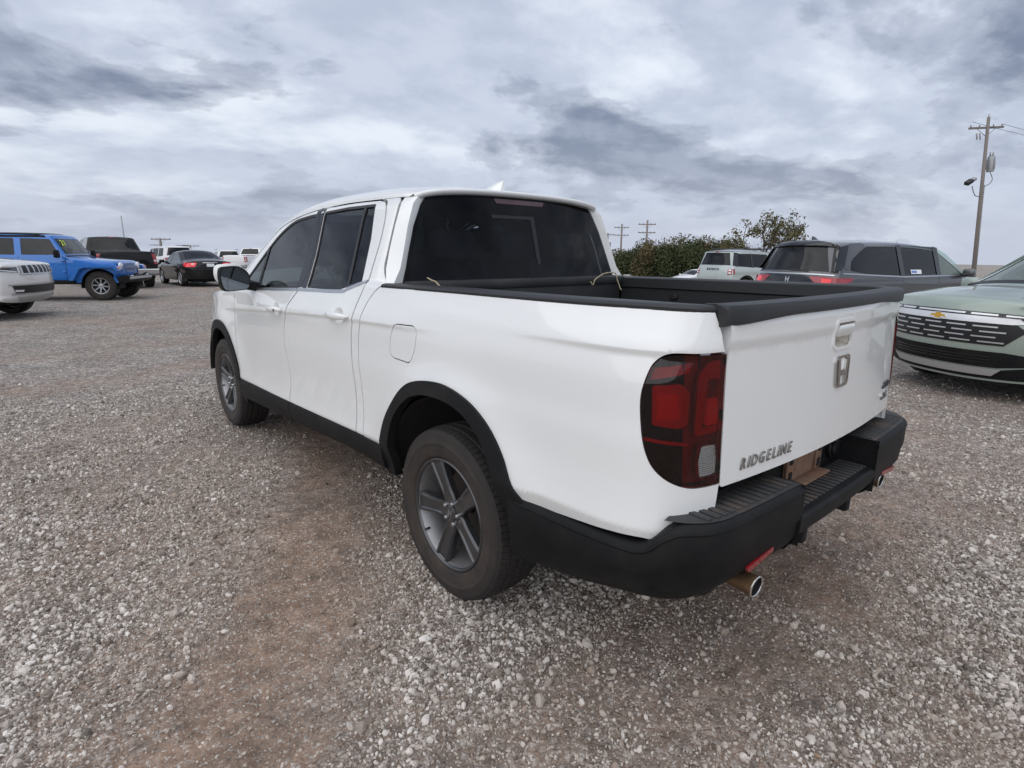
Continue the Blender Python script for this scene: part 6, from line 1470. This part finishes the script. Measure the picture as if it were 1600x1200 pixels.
v, f = tube(cr([np.array([0, 0, H-4.9]), np.array([0, 0, H-4.85])-ad*.45, np.array([0, 0, H-4.5])-ad*.70, np.array([0, 0, H-4.2])-ad*.80], 6), .03, 8); fl = mk('floodlight_arm', v, f, 'steelgrey', e)
v, f = box(tuple(np.array([0, 0, H-3.95])-ad*1.10), (.50, .32, .24), .05, rot=(rad(20), rad(-25), math.atan2(ad[1], ad[0]))); mk('floodlight', v, f, 'seal', e, sharp=40)
v, f = box(tuple(np.array([0, 0, H-3.80])-ad*.75), (.28, .26, .18), .03, rot=(rad(20), rad(-25), math.atan2(ad[1], ad[0]))); mk('floodlight_driver', v, f, 'steelgrey', e, sharp=40)
v, f = tube([np.array([0, 0, .0])+ad*.20+nd*.02, np.array([0, 0, H-4.2])+ad*.20+nd*.02], .045, 8); mk('conduit', v, f, 'steelgrey', e)
for k in range(4): bx('conduit_clamp', tuple(np.array([0, 0, 2.0+1.6*k])+ad*.16), (.10, .10, .06), 'steelgrey', e, .01)
for s_ in (-.85, -.60): v, f = tube([np.array([0, 0, H-.95])+ad*s_, np.array([0, 0, H-1.35])+ad*(s_+.08)], [.05, .035], 8); mk('fuse_cutout', v, f, 'insul', e)
v, f = tube([(0, 0, H-.02), (0, 0, H+.22)], [.03, .02], 8); mk('top_insulator', v, f, 'insul', e)
ptop = pix(1545, 183, 37); fw = np.array([_f[0], _f[1], 0]); fw /= np.linalg.norm(fw)
Q_ = Matrix.Rotation(rad(-5.0), 4, Vector(fw)); e.rotation_euler = Q_.to_euler(); tv_ = Q_ @ Vector((0, 0, H)); e.location = (ptop[0]-tv_.x, ptop[1]-tv_.y, ptop[2]-tv_.z)
for k_, s_ in enumerate((-1, 1)):
    a_ = ptop+np.array([0, 0, -.35])+ad*(1.25*s_); b_ = a_+np.array([26., -14., -.2]); P_ = [a_*(1-t)+b_*t-np.array([0, 0, 1.1*4*t*(1-t)]) for t in np.linspace(0, 1, 14)]
    v, f = tube(P_, .012, 5); w_ = mk('power_line', v, f, 'seal', None); tag(w_, 'thin power line running right from the near end of the crossarm' if s_ > 0 else 'thin power line running right from the far end of the crossarm', 'power line', 'power lines')
pole('utility_pole', 'far power pole with two crossarms above the hedge, right one of the pair', 1012, 344, 78, [(.55, 2.4), (1.65, 2.4)], r_=.15, group='utility poles')
pole('utility_pole', 'far power pole with two crossarms above the hedge, left one of the pair', 972, 350, 92, [(.55, 2.4), (1.75, 2.4)], r_=.16, group='utility poles')
e, H, ad, nd = pole('utility_pole', 'far power pole with a transformer close beside the cab pillar', 950, 364, 100, [(.3, 2.2)], r_=.16, group='utility poles')
v, f = lathe([(0, 0), (0, .3), (1., .3), (1., 0)], 12); V = np.stack([v[:, 1], v[:, 2], v[:, 0]], 1)+np.array([.45, 0, H-2.6]); mk('transformer', V, f, 'steelgrey', e, sharp=40)
pole('utility_pole', 'far pole with short crossarm above the white crossover on the left', 250, 372, 75, [(.15, 2.6)], r_=.17, group='utility poles')
pole('utility_pole', 'far small pole with crossarm above the black sedan roof', 297, 383, 110, [(.15, 3.2)], r_=.2, group='utility poles')
pt = pix(189, 337, 60); z0 = gz(pt[0], pt[1]); v, f = tube([(0, 0, 0), (0, 0, pt[2]-z0)], [.10, .05], 8); o = mk('radio_mast', v, f, 'steelgrey', None); o.location = (pt[0], pt[1], z0); tag(o, 'thin bare mast rising behind the black pickup truck', 'mast')
